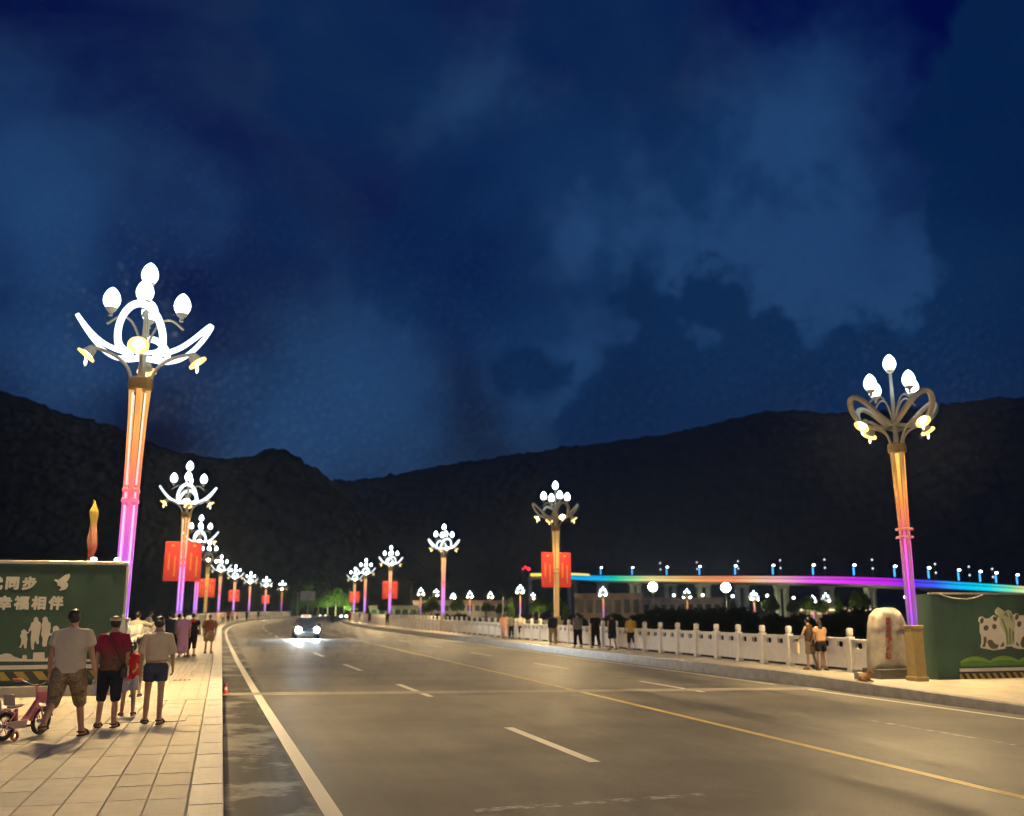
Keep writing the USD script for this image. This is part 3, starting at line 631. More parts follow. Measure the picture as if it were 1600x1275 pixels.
# caution stripes
z0, z1 = L(60, 1062.5)[1], L(60, 1049)[1]
obj('caution_board', bx(hx0, hx1, HY - 0.012, HY - 0.001, z0, z1), M_YEL, hl, False)
w = 0.17
for i in range(40):
    x = hx1 - 0.05 - 2 * w * i
    if x - 2 * w < hx0: break
    obj('caution_stripe', upright(poly([(x - w, z0), (x, z0), (x - 0.14, z1), (x - w - 0.14, z1)]), HY - 0.0125, 0.003), M_BLK, hl, False)
def words(text, cx0, cx1, py0, py1, y, m, parent, pitch=None):
    """each character its own piece"""
    n = len(text); za, zb = L((cx0 + cx1) / 2, py1, y)[1], L((cx0 + cx1) / 2, py0, y)[1]; h = zb - za
    for i, ch in enumerate(text):
        px = cx0 + (cx1 - cx0) * i / max(1, n - 1)
        g = glyphs(ch, h / 0.90, 5); b = g.bounds; x = L(px, (py0 + py1) / 2, y)[0]
        g = affinity.translate(g, x - (b[0] + b[2]) / 2, (za + zb) / 2 - (b[1] + b[3]) / 2)
        obj('character', upright(g, y - 0.002, 0.012), m, parent, False)
words('代同步', -7, 46, 902, 920.5, HY, M_SIGNW, hl)
words('幸福相伴', 7, 87.5, 932.5, 951.5, HY, M_SIGNW, hl)
def drawn(pts, s=1.0, smooth=0.02, y=HY):
    """outline given as picture points -> shape on the wall"""
    return poly([L(a, b, y) for a, b in pts]).buffer(smooth).buffer(-smooth)
def Z(pts, k=5.795, ox=0, oy=860): return [(a / k + ox, b / k + oy) for a, b in pts]
dove = Z([(490, 268), (505, 260), (530, 268), (560, 245), (590, 222), (632, 210), (636, 235), (620, 265), (600, 290), (618, 300), (614, 330), (595, 352), (545, 365), (535, 355), (556, 340), (545, 325), (520, 318), (520, 295)])
obj('dove', upright(drawn(dove, smooth=0.006), HY - 0.002, 0.012), M_SIGNW, hl, False)
fam = [Z([(215, 715), (235, 722), (245, 740), (262, 735), (258, 722), (275, 690), (285, 655), (305, 645), (308, 615), (326, 600), (345, 612), (348, 640), (368, 652), (372, 690), (362, 745), (352, 790), (352, 845), (338, 850), (318, 815), (308, 850), (308, 895), (288, 900), (282, 870), (278, 800), (285, 740), (280, 712), (265, 742), (242, 760), (250, 800), (242, 850), (240, 885), (222, 888), (216, 850), (205, 850), (190, 882), (174, 878), (190, 850), (195, 810), (182, 775), (196, 750), (192, 732)]),
       Z([(410, 597), (430, 610), (434, 640), (458, 660), (460, 700), (452, 745), (462, 755), (480, 740), (478, 705), (490, 685), (515, 680), (535, 700), (530, 735), (545, 760), (540, 800), (520, 850), (520, 890), (500, 890), (490, 850), (470, 850), (462, 830), (475, 800), (468, 775), (445, 770), (430, 815), (422, 868), (388, 872), (382, 850), (388, 800), (372, 760), (380, 720), (376, 670), (388, 645), (386, 615)])]
for p in fam: obj('family_silhouette', upright(drawn(p, smooth=0.006), HY - 0.002, 0.012), M_SIGNW, hl, False)
sk = [(-60, 1033.5), (-60, 1024), (0, 1023), (10, 1020.5), (17, 1022), (22, 1026), (32, 1029), (35, 1029), (35.5, 1024), (38, 1023.2), (42, 1024), (42.3, 1030), (51.5, 1030), (52, 1019.5), (69.5, 1019), (70, 1029.5), (78, 1026), (92, 1026), (100, 1029), (112, 1027), (118, 1031), (140, 1030), (142, 1033.5)]
obj('skyline_cutout', upright(drawn(sk, smooth=0.003), HY - 0.002, 0.012), M_SIGNW, hl, False)
# small spotlights on the rail
# two more lamps of the same row stand behind the camera, at the approach to the bridge
copy_of(lampA, 'magnolia lamp of the left row standing behind the viewpoint', (FL, -7.6, 0), 0, 1.0, group=G)
copy_of(lampA, 'magnolia lamp of the right row standing behind the viewpoint', (FR, -7.1, zright(0)), 0, 1.0, group=G)
M_SPOT = glow('rail_spot_light', (1.0, 0.92, 0.8), 3.0)
for px in (146, 183):
    x = L(px, 880)[0]
    obj('rail_spotlight', lathe([(0.03, 0), (0.07, 0.02), (0.06, 0.07), (0.02, 0.085)], 10).apply_translation([x, HY - 0.01, hz1 + 0.07]), M_SPOT, hl)
# white cut-out ornament standing against the lamp's foot
orn = Z([(1075, 770), (1085, 745), (1078, 715), (1092, 690), (1082, 668), (1100, 650), (1096, 625), (1110, 610), (1102, 588), (1118, 572), (1134, 575), (1134, 790), (1075, 790)])
ot = thing('ornament_board', 'narrow white cut-out ornament board with scalloped edge at the near lamp foot', 'ornament', (0, 0, 0))
OY = 20.4
oz = drawn(orn, smooth=0.01, y=OY); b = oz.bounds
oz = union_all([oz, poly([(b[0] + .02, 0), (b[2], 0), (b[2], b[1] + .05), (b[0], b[1] + .05)])])
obj('cut_out', upright(oz, OY, 0.02), mat('ornament_white', (0.78, 0.78, 0.75), 0.5, vary=0.03), ot, False)
obj('foot_plate', bx(b[0] - .05, b[2] + .05, OY - 0.12, OY + 0.12, 0.002, 0.02), M_STEEL, ot, False)

# right hoarding: green boards, a side face, pandas among bamboo
RY = 21.72
rzb = -0.30
rx0, rx1 = on_y(1461, 1000, RY)[0], 27.0
rz1 = on_y(1530, 929, RY)[1]
hr = thing('green_hoarding', 'dark green hoarding with two pandas on it, right of the inscribed stone', 'hoarding', (0, 0, 0))
for a in np.arange(rx0, rx1, 1.2): obj('board', cbx(a, min(a + 1.197, rx1), RY, RY + 0.05, rzb + 0.08, rz1, .004), M_GREEN, hr, False)
sx = on_y(1427, 1000, RY + 0.45)[0]
dx = rx0 - sx
side = bx(-math.hypot(dx, 0.45), 0, 0, 0.05, rzb + 0.08, rz1)
obj('side_board', move(side, (rx0 - 0.003, RY + 0.002, 0), math.atan2(-0.45, dx)), M_GREEN2, hr, False)
obj('top_rail', cbx(rx0 - 0.03, rx1, RY - 0.02, RY + 0.09, rz1, rz1 + 0.05, .01), M_ALU, hr, False)
obj('skirting', cbx(rx0 - 0.02, on_y(1497, 1000, RY)[0], RY - 0.012, RY + 0.06, rzb - .05, rzb + 0.10, .005), mat('skirting_dark', (0.05, 0.055, 0.045), 0.7), hr, False)
R2 = lambda pts: poly([on_y(a, b, RY) for a, b in pts]).buffer(0.006).buffer(-0.006)
px0 = 1499
def rband(name, py0, py1, m, x0=px0):
    return obj(name, bx(on_y(x0, py0, RY)[0], rx1, RY - 0.014, RY - 0.001, on_y(1550, py1, RY)[1], on_y(1550, py0, RY)[1]), m, hr, False)
rband('white_stripe', 1043.5, 1048.5, M_SIGNW)
rband('dark_stripe', 1049, 1051.5, M_BLK)
cz0, cz1 = on_y(1550, 1062.5, RY)[1], on_y(1550, 1051.5, RY)[1]
rband('caution_board', 1051.6, 1062.5, M_YEL)
for i in range(40):
    x = on_y(1502, 1060, RY)[0] + 0.235 * i
    if x + .4 > rx1: break
    obj('caution_stripe', upright(poly([(x + .13, cz0), (x + .25, cz0), (x + .12, cz1), (x, cz1)]), RY - 0.0145, 0.003), M_BLK, hr, False)
obj('kerb_ledge', cbx(on_y(1497, 1064, RY)[0], rx1, RY - 0.16, RY - 0.02, rzb - .1, cz0 - 0.004, .01), M_CONC, hr, False)
ga, gb = mat('board_grass_light', (0.17, 0.30, 0.035), 0.6), mat('board_grass_dark', (0.07, 0.19, 0.03), 0.6)
def hump(x0, n, hgt, base):
    pts = []
    for i in range(n):
        for q in np.linspace(0, 1, 10)[: None if i == n - 1 else -1]:
            pts.append((x0 + 1.0 * (i + q), base + hgt * (0.45 + 0.55 * math.sin(q * math.pi) ** 0.8)))
    return [(x0, base - 0.02)] + pts + [(x0 + n, base - 0.02)]
gx0 = on_y(1500, 1030, RY)[0]; gz = on_y(1550, 1039, RY)[1]
obj('grass_cutout', upright(poly(hump(gx0, 6, 0.24, gz)), RY - 0.002, 0.012), ga, hr, False)
obj('grass_cutout', upright(poly(hump(gx0, 6, 0.13, gz)), RY - 0.0145, 0.004), gb, hr, False)
ZP = lambda pts: Z(pts, 9.11, 1500, 930)
M_PANB = mat('panda_brown', (0.10, 0.075, 0.05), 0.6)
M_PANW = mat('panda_white', (0.74, 0.70, 0.58), 0.6, vary=0.04)
M_BAMB = mat('bamboo_green', (0.16, 0.22, 0.09), 0.6)
body = [(285, 735), (300, 690), (300, 580), (278, 520), (280, 400), (258, 365), (270, 315), (310, 302), (345, 325), (350, 335), (420, 325), (445, 300), (475, 285), (510, 300), (520, 360), (545, 300), (500, 260), (500, 210), (540, 172), (590, 205), (630, 235), (680, 210), (720, 230), (745, 290), (780, 265), (815, 258), (835, 290), (900, 285), (960, 300), (1000, 420), (1010, 560), (990, 700), (960, 765), (830, 765), (755, 745), (740, 728), (645, 730), (640, 760), (540, 775), (470, 785), (400, 770), (310, 755)]
obj('panda_board', upright(R2(ZP(body)), RY - 0.003, 0.014), M_PANW, hr, False)
obj('bamboo_clump', upright(R2(ZP([(500, 210), (540, 172), (590, 205), (630, 235), (680, 210), (720, 230), (745, 290), (770, 330), (778, 420), (760, 520), (775, 690), (650, 722), (665, 600), (620, 520), (570, 430), (548, 330)])), RY - 0.0175, 0.003), mat('bamboo_pale_green', (0.46, 0.48, 0.30), 0.6), hr, False)
def dot(cx, cy, rx, ry, rot=0):
    g = np.linspace(0, TAU, 14, endpoint=False); c, s = math.cos(rot), math.sin(rot)
    return [(cx + rx * math.cos(a) * c - ry * math.sin(a) * s, cy + rx * math.cos(a) * s + ry * math.sin(a) * c) for a in g]
for nm, shp in (('panda_ear', dot(303, 363, 26, 42, .2)), ('panda_ear', dot(488, 335, 26, 36, -.4)), ('panda_eye', dot(363, 465, 36, 40, .3)), ('panda_eye', dot(482, 447, 32, 38, -.3)), ('panda_arm', [(330, 590), (365, 590), (372, 650), (350, 735), (305, 738), (330, 680)]), ('panda_leg', [(380, 660), (410, 630), (450, 640), (490, 690), (545, 710), (520, 760), (450, 765), (405, 730)]), ('panda_leg', [(560, 735), (590, 690), (605, 660), (622, 690), (620, 730)]),
                ('panda_ear', dot(802, 310, 26, 44, .2)), ('panda_eye', dot(835, 410, 32, 44, .1)), ('panda_eye', dot(940, 415, 30, 42, -.1)), ('panda_leg', [(850, 690), (880, 600), (905, 580), (930, 640), (930, 730), (880, 750)]), ('panda_arm', [(790, 700), (800, 660), (840, 720), (815, 725)])):
    obj(nm, upright(R2(ZP(shp)), RY - 0.0175, 0.004), M_PANB, hr, False)
for shp in ([(575, 330), (600, 335), (665, 500), (680, 700), (655, 700), (640, 520)], [(690, 470), (712, 470), (716, 690), (694, 690)], [(640, 230), (690, 330), (660, 300), (610, 290)], [(700, 240), (740, 300), (730, 380), (705, 320)], [(735, 500), (765, 520), (760, 640), (740, 690)]):
    obj('bamboo', upright(R2(ZP(shp)), RY - 0.021, 0.003), M_BAMB, hr, False)
# a cord of bunting sagging over its upper edge
sag = [(1468, 927.5), (1475, 931), (1490, 934.5), (1510, 936), (1522, 934), (1535, 929.5)]
sp = [(on_y(a, b, RY - 0.03)[0], RY - 0.03, on_y(a, b, RY - 0.03)[1]) for a, b in sag]
ct = obj('hanging_cord', tube(np.array([[np.interp(q, np.linspace(0, 1, 6), [s[i] for s in sp]) for i in range(3)] for q in np.linspace(0, 1, 16)]), 0.012, 6), M_SIGNW, hr)

# ================================================================== INSCRIBED STONE
M_STONE = mat('bridge_stone', (0.43, 0.39, 0.31), 0.75, vary=0.32, scale=2.2, bump=0.5, bscale=9, coords='world')
SY = 22.55
sb = on_y(1386, 1050, SY)[0]
st = thing('inscribed_stone', 'upright pale rock with red vertical inscription, at the end of the right parapet', 'stone', (0, 0, 0))
sz0 = zright(SY) + 0.20
out = [(1359, 1047), (1357, 1020), (1358, 975), (1361, 962), (1370, 951), (1382, 949.5), (1394, 950), (1402, 955), (1409, 968), (1412, 980), (1408, 990), (1411, 1001), (1415, 1006), (1415, 1048)]
from shapely.geometry.polygon import orient
o2 = orient(poly([on_y(a, b, SY) for a, b in out]), 1.0)
sm = Manifold.extrude(CrossSection([np.array(o2.exterior.coords)[:-1]]), 0.42)
sm = sm.refine_to_length(0.07)
m = tm(sm); v = m.vertices.copy(); mid = v[:, 2] - 0.21
c = np.array(o2.centroid.coords)[0]
d = np.array([o2.exterior.distance(Point(p)) for p in v[:, :2]])
rnd = np.clip(d / 0.14, 0, 1) ** 0.5
th = mid * (0.45 + 0.55 * rnd)
nz = meshkit.fbm(np.stack([v[:, 0], v[:, 1], mid], 1) * 3.0, 4, 5) - 0.5
cm = np.clip(np.abs(v[:, 0] - on_y(1380, 990, SY)[0]) / 0.16 - 0.7, 0, 1)
pt = np.stack([v[:, 0] + nz * 0.10, SY + th + nz * 0.16 * np.where(mid < 0, cm, 1), v[:, 1] + (nz * 0.04) * (d < .05)], 1)
m = trimesh.Trimesh(pt, m.faces, process=False)
if m.volume < 0: m.invert()
obj('rock', m, M_STONE, st, 30)
obj('plinth', cbx(sb - 0.52, sb + 0.55, SY - 0.38, SY + 0.38, zright(SY) - .05, sz0 + 0.06, .02), mat('plinth_dark_granite', (0.07, 0.068, 0.058), 0.5, vary=0.2, scale=12), st, False)
M_REDINK = mat('carved_red', (0.36, 0.10, 0.05), 0.7, vary=0.2, scale=30)
for i, ch in enumerate('龍潭湖大橋'):
    x, z = on_y(1380, 969.5 + 13.6 * i, SY)
    g = glyphs(ch, 0.175, 1); b = g.bounds
    obj('character', upright(affinity.translate(g, x - (b[0] + b[2]) / 2, z - (b[1] + b[3]) / 2), SY - 0.19, 0.055), M_REDINK, st, False)
# ================================================================== PEOPLE
SKIN = usdkit.material(stage, '/World/Looks/skin', {'tc': N('texture_coordinate'), 'n': N('noise_texture', scale=9.0, detail=3.0), 'r': N('rgb_ramp', ramp=[(0.3, (0.36, 0.215, 0.145)), (0.7, (0.44, 0.27, 0.185))]), 'p': N('principled_bsdf', roughness=0.5, subsurface_weight=0.0)}, [('tc.object', 'n.vector'), ('n.fac', 'r.fac'), ('r.color', 'p.base_color')], surface='p.BSDF')
HAIR = mat('hair_black', (0.016, 0.013, 0.012), 0.45, vary=0.4, scale=60)
HAIRG = mat('hair_grey', (0.22, 0.21, 0.2), 0.6, vary=0.3, scale=60)
SOLE = mat('sandal_dark', (0.05, 0.035, 0.025), 0.6)
EYEW, LIPS = mat('eye_dark', (0.03, 0.025, 0.02), 0.3), mat('lips', (0.34, 0.13, 0.10), 0.5)
def cloth(name, c, vary=0.12, scale=14):
    return mat('cloth_' + name, c, 0.85, vary=vary, scale=scale, spec=0.2, bump=0.25, bscale=120)
def patch_cloth(name, stops, scale=16, metric='noise'):
    return usdkit.material(stage, '/World/Looks/cloth_' + name, {'tc': N('texture_coordinate'), 'n': N('voronoi_texture' if metric == 'cells' else 'noise_texture', scale=scale), 'r': N('rgb_ramp', interpolate=False, ramp=stops), 'p': N('principled_bsdf', roughness=0.85, specular_ior_level=0.2)},
                           [('tc.object', 'n.vector'), ('n.color' if metric == 'cells' else 'n.fac', 'r.fac'), ('r.color', 'p.base_color')], surface='p.BSDF')
def fade_cloth(name, z0, z1, top, low, scale=40):
    return usdkit.material(stage, '/World/Looks/cloth_' + name, {'tc': N('texture_coordinate'), 's': N('separate_xyz'), 'm': N('map_range', from_min=z0, from_max=z1, to_min=0.0, to_max=1.0, clamp=True), 'n': N('noise_texture', scale=scale, detail=3.0), 'nr': N('rgb_ramp', interpolate=False, ramp=low),
        'x': N('mix_color', b=top), 'p': N('principled_bsdf', roughness=0.85, specular_ior_level=0.2)}, [('tc.object', 's.vector'), ('s.z', 'm.value'), ('tc.object', 'n.vector'), ('n.fac', 'nr.fac'), ('m.result', 'x.fac'), ('nr.color', 'x.a'), ('x.result', 'p.base_color')], surface='p.BSDF')

def ball(c, r, n=12):
    r = np.broadcast_to(np.asarray(r, float), (3,)); return Manifold.sphere(1.0, n).scale(tuple(r)).translate(tuple(map(float, c)))
def hull(*b): return Manifold.batch_hull(list(b))
def chain(pts, rs, n=10): return [hull(ball(pts[i], rs[i], n), ball(pts[i + 1], rs[i + 1], n)) for i in range(len(pts) - 1)]
def union(ms): return Manifold.batch_boolean(list(ms), OpType.Add)
def smoothed(man, edge, it=8):
    m = tm(man.refine_to_length(edge)); m.merge_vertices()
    trimesh.smoothing.filter_taubin(m, 0.5, -0.52, it); return m
def as_man(m):
    return Manifold(m3.Mesh(np.asarray(m.vertices, np.float32), np.asarray(m.faces, np.uint32)))
def ring(c, rx, ry, n=18, ax=None, sq=2.0):
    """an ellipse across the direction ax"""
    g = np.arange(n) * TAU / n; ca, sa = np.cos(g), np.sin(g)
    ex = np.sign(ca) * np.abs(ca) ** (2 / sq); ey = np.sign(sa) * np.abs(sa) ** (2 / sq)
    if ax is None: return np.stack([c[0] + rx * ex, c[1] + ry * ey, np.full(n, c[2])], 1)
    w = np.asarray(ax, float); w = w / np.linalg.norm(w); u = np.array([1.0, 0, 0]) - w * w[0]; u /= np.linalg.norm(u); v = np.cross(w, u)
    return np.asarray(c) + np.outer(rx * ex, u) + np.outer(ry * ey, v)
def loft(rings): 
    m = grid_closed(np.array(rings)); return as_man(m)
def folds(m, amp, sc, seed):
    v = m.vertices; n = m.vertex_normals
    q = np.stack([v[:, 0] * sc, v[:, 1] * sc, v[:, 2] * sc * 0.35], 1)
    m.vertices = v + n * ((meshkit.fbm(q, 3, seed) - 0.5) * 2 * amp)[:, None]; return m

def person(label, xy, z, heading, h, top, bottom, pose=None, hair='short', hairm=None, sex='m', top_len=0.50, sleeve=0.55, leg_len=0.32, fine=False, group=None, extras=(), shoes=SOLE, head_k=1.0, width=1.0, skirt=False, hat=None, neckline=None):
    """a person facing +y locally. pose: per-limb angles in degrees"""
    P = dict(lsw=12, lkb=4, rsw=-14, rkb=18, lab=2, rab=2, las=-14, rasw=14, laa=10, raa=10, leb=14, reb=16, lean=3, turn=0, nod=0, rfl=0, lfl=0)
    P.update(pose or {})
    t = thing('person', label, 'person', (0, 0, 0), 0, group)
    W2 = (1.0 if sex == 'm' else 0.92) * width
    n = 12 if fine else 8
    R = math.radians
    J = {}
    lean = math.sin(R(P['lean']))
    def up(z_): return np.array([0, lean * (z_ - 0.52), z_])
    for s, k in ((-1, 'l'), (1, 'r')):
        sw, kb, ab = R(P[k + 'sw']), R(P[k + 'kb']), R(P[k + 'ab'])
        hip = np.array([s * 0.052 * W2, 0, 0.52]); d1 = np.array([s * math.sin(ab), math.sin(sw) * math.cos(ab), -math.cos(sw) * math.cos(ab)]); kn = hip + 0.245 * d1
        d2 = np.array([s * math.sin(ab) * .6, math.sin(sw - kb), -math.cos(sw - kb)]); an = kn + 0.235 * d2 / np.linalg.norm(d2)
        fp = R(P[k + 'fl'] if k + 'fl' in P else 0); fa = (sw - kb) * 0.55 if kb > 12 else 0.0
        fd = np.array([s * 0.14, math.cos(fa + fp), math.sin(fa + fp)]); fd /= np.linalg.norm(fd)
        J[k] = (hip, kn, an, fd)
        sh = up(0.808) + [s * 0.104 * W2, 0, 0]
        asw, aab, eb = R(P['las' if k == 'l' else 'rasw']), R(P['laa' if k == 'l' else 'raa']), R(P['leb' if k == 'l' else 'reb'])
        a1 = np.array([s * math.sin(aab), math.sin(asw) * math.cos(aab), -math.cos(asw) * math.cos(aab)]); el = sh + 0.172 * a1
        ai = R(P.get(k + 'in', 4))
        a2 = np.array([s * math.sin(aab) * 0.4 - s * math.sin(ai), math.sin(asw + eb), -math.cos(asw + eb)]); a2 /= np.linalg.norm(a2); wr = el + 0.150 * a2
        J[k + 'a'] = (sh, el, wr, a2)
    low = min(J[k][2][2] - 0.042 + min(0, 0.10 * J[k][3][2]) for k in 'lr')
    lift = np.array([0, 0, -low])
    hc = up(0.920) + [0, 0.012 + 0.02 * math.sin(R(P['nod'])), 0]
    def S(m):   # to metres and to the place
        m = tm(m).copy(); m.vertices = (m.vertices + lift) * h; m.apply_transform(trimesh.transformations.rotation_matrix(R(-heading), [0, 0, 1])); m.apply_translation([xy[0], xy[1], z]); return m
    # ---- body: one continuous surface
    parts = []
    tor = [(0.475, 0.078, 0.052), (0.53, 0.092 * (1.0 if sex == 'm' else 1.06), 0.064), (0.62, 0.078, 0.052), (0.70, 0.088, 0.060), (0.77, 0.098, 0.060), (0.815, 0.086, 0.043)]
    tb_ = [ball(up(a) , (b * W2, c, 0.035), n + 4) for a, b, c in tor]
    parts += [hull(tb_[i], tb_[i + 1]) for i in range(len(tb_) - 1)]
    parts.append(hull(ball(up(0.81), (0.045, 0.032, 0.02), n), ball(up(0.87) + [0, 0.008, 0], 0.029, n)))
    tw, nd = R(P['turn']), R(P['nod'])
    def hp(x, y, z_):
        x, y, z_ = x * head_k, y * head_k, z_ * head_k
        y2, z2 = y * math.cos(nd) + z_ * math.sin(nd), z_ * math.cos(nd) - y * math.sin(nd)
        return hc + [x * math.cos(tw) + y2 * math.sin(tw), y2 * math.cos(tw) - x * math.sin(tw), z2]
    kk = head_k
    parts += [hull(ball(hp(0, -0.006, 0.018), np.array([0.044, 0.053, 0.052]) * kk, n + 2), ball(hp(0, 0.022, -0.03), np.array([0.030, 0.026, 0.026]) * kk, n)),
              hull(ball(hp(0, 0.044, 0.004), 0.005 * kk, 6), ball(hp(0, 0.055, -0.016), 0.008 * kk, 6)),
              hull(ball(hp(0, -0.01, -0.03), 0.028 * kk, n), ball(up(0.86), 0.027, n))]
    for s in (-1, 1): parts.append(ball(hp(s * 0.046, -0.006, -0.004), np.array([0.007, 0.011, 0.017]) * kk, 8))
    for k in 'lr':
        hip, kn, an, fd = J[k]
        f1 = hip + (kn - hip) * 0.45; c1 = kn + (an - kn) * 0.33
        parts += chain([hip, f1, kn, c1, an], [0.050 * W2, 0.043 * W2, 0.030, 0.031, 0.0205], n)
        sl, el, wr, ad = J[k + 'a']
        parts += [hull(ball(up(0.80), 0.04, n), ball(sl, 0.033 * W2, n))] + chain([sl, sl + (el - sl) * .5, el, el + (wr - el) * .35, wr], [0.033 * W2, 0.028 * W2, 0.0225, 0.0225, 0.0155], n)
        heel, ballp = an - fd * 0.018 + [0, 0, -0.026], an + fd * 0.085 + [0, 0, -0.030 if abs(fd[2]) < .2 else -0.02]
        parts += [hull(ball(an, 0.021, n), ball(heel, (0.018, 0.018, 0.015), n), ball(ballp, (0.025, 0.02, 0.011), n)), hull(ball(ballp, (0.024, 0.02, 0.011), n), ball(ballp + fd * 0.035, (0.02, 0.012, 0.008), n))]
    body = smoothed(union(parts), 0.03 if fine else 0.055, 6 if fine else 3)
    hands = []
    for s, k in ((-1, 'l'), (1, 'r')):
        sl, el, wr, ad = J[k + 'a']
        fwd = np.array([0, 1.0, 0]) - ad * ad[1]; fwd /= np.linalg.norm(fwd); nrm = np.cross(ad, fwd)
        palm = wr + ad * 0.032
        hands.append(hull(ball(wr, 0.0135, 8), ball(palm + fwd * 0.010 + ad * .012, (0.010, 0.012, 0.012), 8), ball(palm - fwd * 0.012 + ad * .010, (0.009, 0.011, 0.011), 8)))
        inw = np.array([-s, 0, 0.0]); inw = inw - ad * np.dot(inw, ad); inw /= np.linalg.norm(inw)
        curl = P.get(k + 'curl', 0.35)
        for q, ln in zip((-0.0165, -0.006, 0.005, 0.0155), (0.030, 0.037, 0.040, 0.036)):
            b0 = wr + ad * 0.050 + fwd * q; b1 = b0 + (ad * math.cos(curl) + inw * math.sin(curl)) * ln * .55; b2 = b1 + (ad * math.cos(curl * 2.4) + inw * math.sin(curl * 2.4)) * ln * .5
            hands += chain([b0, b1, b2], [0.0052, 0.0048, 0.0040], 6)
        t0 = wr + ad * 0.018 + fwd * 0.010; t1 = t0 + (ad * 0.6 + fwd * 0.75 + inw * .2) * 0.026; t2 = t1 + (ad * 0.85 + fwd * 0.2 + inw * .35) * 0.022
        hands += chain([t0, t1, t2], [0.0075, 0.0060, 0.0048], 6)
    try:
        whole = as_man(body) + union(hands)
        if whole.num_tri() < 50: raise ValueError
    except Exception:
        whole = cat(body, union(hands))
    obj('body', S(whole), SKIN, t, True)
    # ---- face
    obj('eyes', S(cat(*[tm(ball(hp(s * 0.019, 0.0405, 0.004), np.array([0.007, 0.006, 0.004]) * kk, 8)) for s in (-1, 1)])), EYEW, t, True)
    obj('mouth', S(tm(ball(hp(0, 0.043, -0.037), np.array([0.013, 0.005, 0.004]) * kk, 8))), LIPS, t, True)
    # ---- hair
    hm = hairm or HAIR
    cap_ = hull(ball(hp(0, -0.010, 0.026), np.array([0.051, 0.058, 0.054]) * kk, n + 4), ball(hp(0, -0.026, -0.008), np.array([0.046, 0.036, 0.03]) * kk, n + 2))
    face = hull(*[ball(hp(a, b, c), 0.012 * kk, 6) for a in (-.05, .05) for b, c in ((0.035, 0.036), (0.02, -0.09), (0.12, 0.05), (0.12, -0.09))])
    hr_ = [cap_ - face]
    if hair == 'long': hr_.append(hull(ball(hp(0, -0.03, 0.0), np.array([0.05, 0.03, 0.035]) * kk, n), ball(up(0.78) + [0, -0.055, 0], (0.052, 0.02, 0.02), n)))
    if hair == 'bun': hr_.append(ball(hp(0, -0.075, 0.015), 0.028 * kk, n))
    if hair == 'tail': hr_ += [ball(hp(0, -0.066, 0.02), 0.02 * kk, n), hull(ball(hp(0, -0.075, 0.015), 0.018 * kk, 8), ball(hp(0.0, -0.085, -0.06), 0.012 * kk, 8))]
    hm_ = smoothed(union(hr_), 0.025 if fine else 0.045, 2)
    obj('hair', S(folds(hm_, 0.004, 60, 3)), hm, t, True)
    # ---- upper garment
    infl = 0.012 if fine else 0.014
    rings = [ring(up(0.852), 0.037, 0.032), ring(up(0.843), 0.056 * W2, 0.040), ring(up(0.828), 0.084 * W2, 0.048 + infl * .5), ring(up(0.805), 0.101 * W2 + infl * .3, 0.057 + infl * .7), ring(up(0.76), 0.102 * W2 + infl, 0.064 + infl), ring(up(0.70), 0.099 * W2 + infl, 0.064 + infl), ring(up(0.62), 0.095 * W2 + infl, 0.062 + infl), ring(up(max(top_len, 0.5) + .03), 0.101 * W2 + infl, 0.070 + infl), ring(up(max(top_len, .5) - 0.0), 0.103 * W2 + infl, 0.072 + infl)]
    gar = [loft(rings[::-1])]
    if skirt:      # a dress: carries on down to the hem
        kz = skirt
        gar.append(loft([ring((0, 0, kz), 0.135 * W2, 0.125, 22), ring((0, 0, kz + 0.12), 0.125 * W2, 0.105, 22), ring(up(0.50), 0.112 * W2, 0.082, 22), ring(up(0.60), 0.094 * W2, 0.064, 22)]))
    for s, k in ((-1, 'l'), (1, 'r')):
        sl, el, wr, ad = J[k + 'a']
        if sleeve > 0:
            e1 = sl + (el - sl) * min(sleeve, 1.0) if sleeve <= 1 else el
            d = el - sl
            seq = [(sl - d * 0.06, 0.036 * W2), (sl + d * 0.2, 0.043 * W2), (e1, 0.043 * W2)] if sleeve <= 1 else [(sl - d * 0.06, 0.036 * W2), (sl + d * 0.2, 0.040 * W2), (el, 0.034)]
            ms = [loft([ring(c, r, r, 14, d) for c, r in seq])]
            if sleeve > 1:
                ms.append(loft([ring(el - (wr - el) * .05, 0.036, 0.036, 14, wr - el), ring(el + (wr - el) * (sleeve - 1), 0.028, 0.028, 14, wr - el)]))
                ms.append(ball(el, 0.035, 12))
            gar += [hull(ball(up(0.80), (0.05, 0.045, 0.025), 12), ball(sl, (0.036 * W2, 0.042, 0.034), 12))] + ms
        else: gar.append(hull(ball(up(0.80), (0.05, 0.045, 0.03), 12), ball(sl * [0.82, 1, 1] + [0, 0, 0.0], (0.02, 0.038, 0.034), 12)))
    g = folds(smoothed(union(gar), 0.022 if fine else 0.045, 3 if fine else 2), 0.011 if fine else 0.005, 19, int(h * 1000) % 97)
    obj('dress' if skirt else 'shirt', S(g), top, t, True)
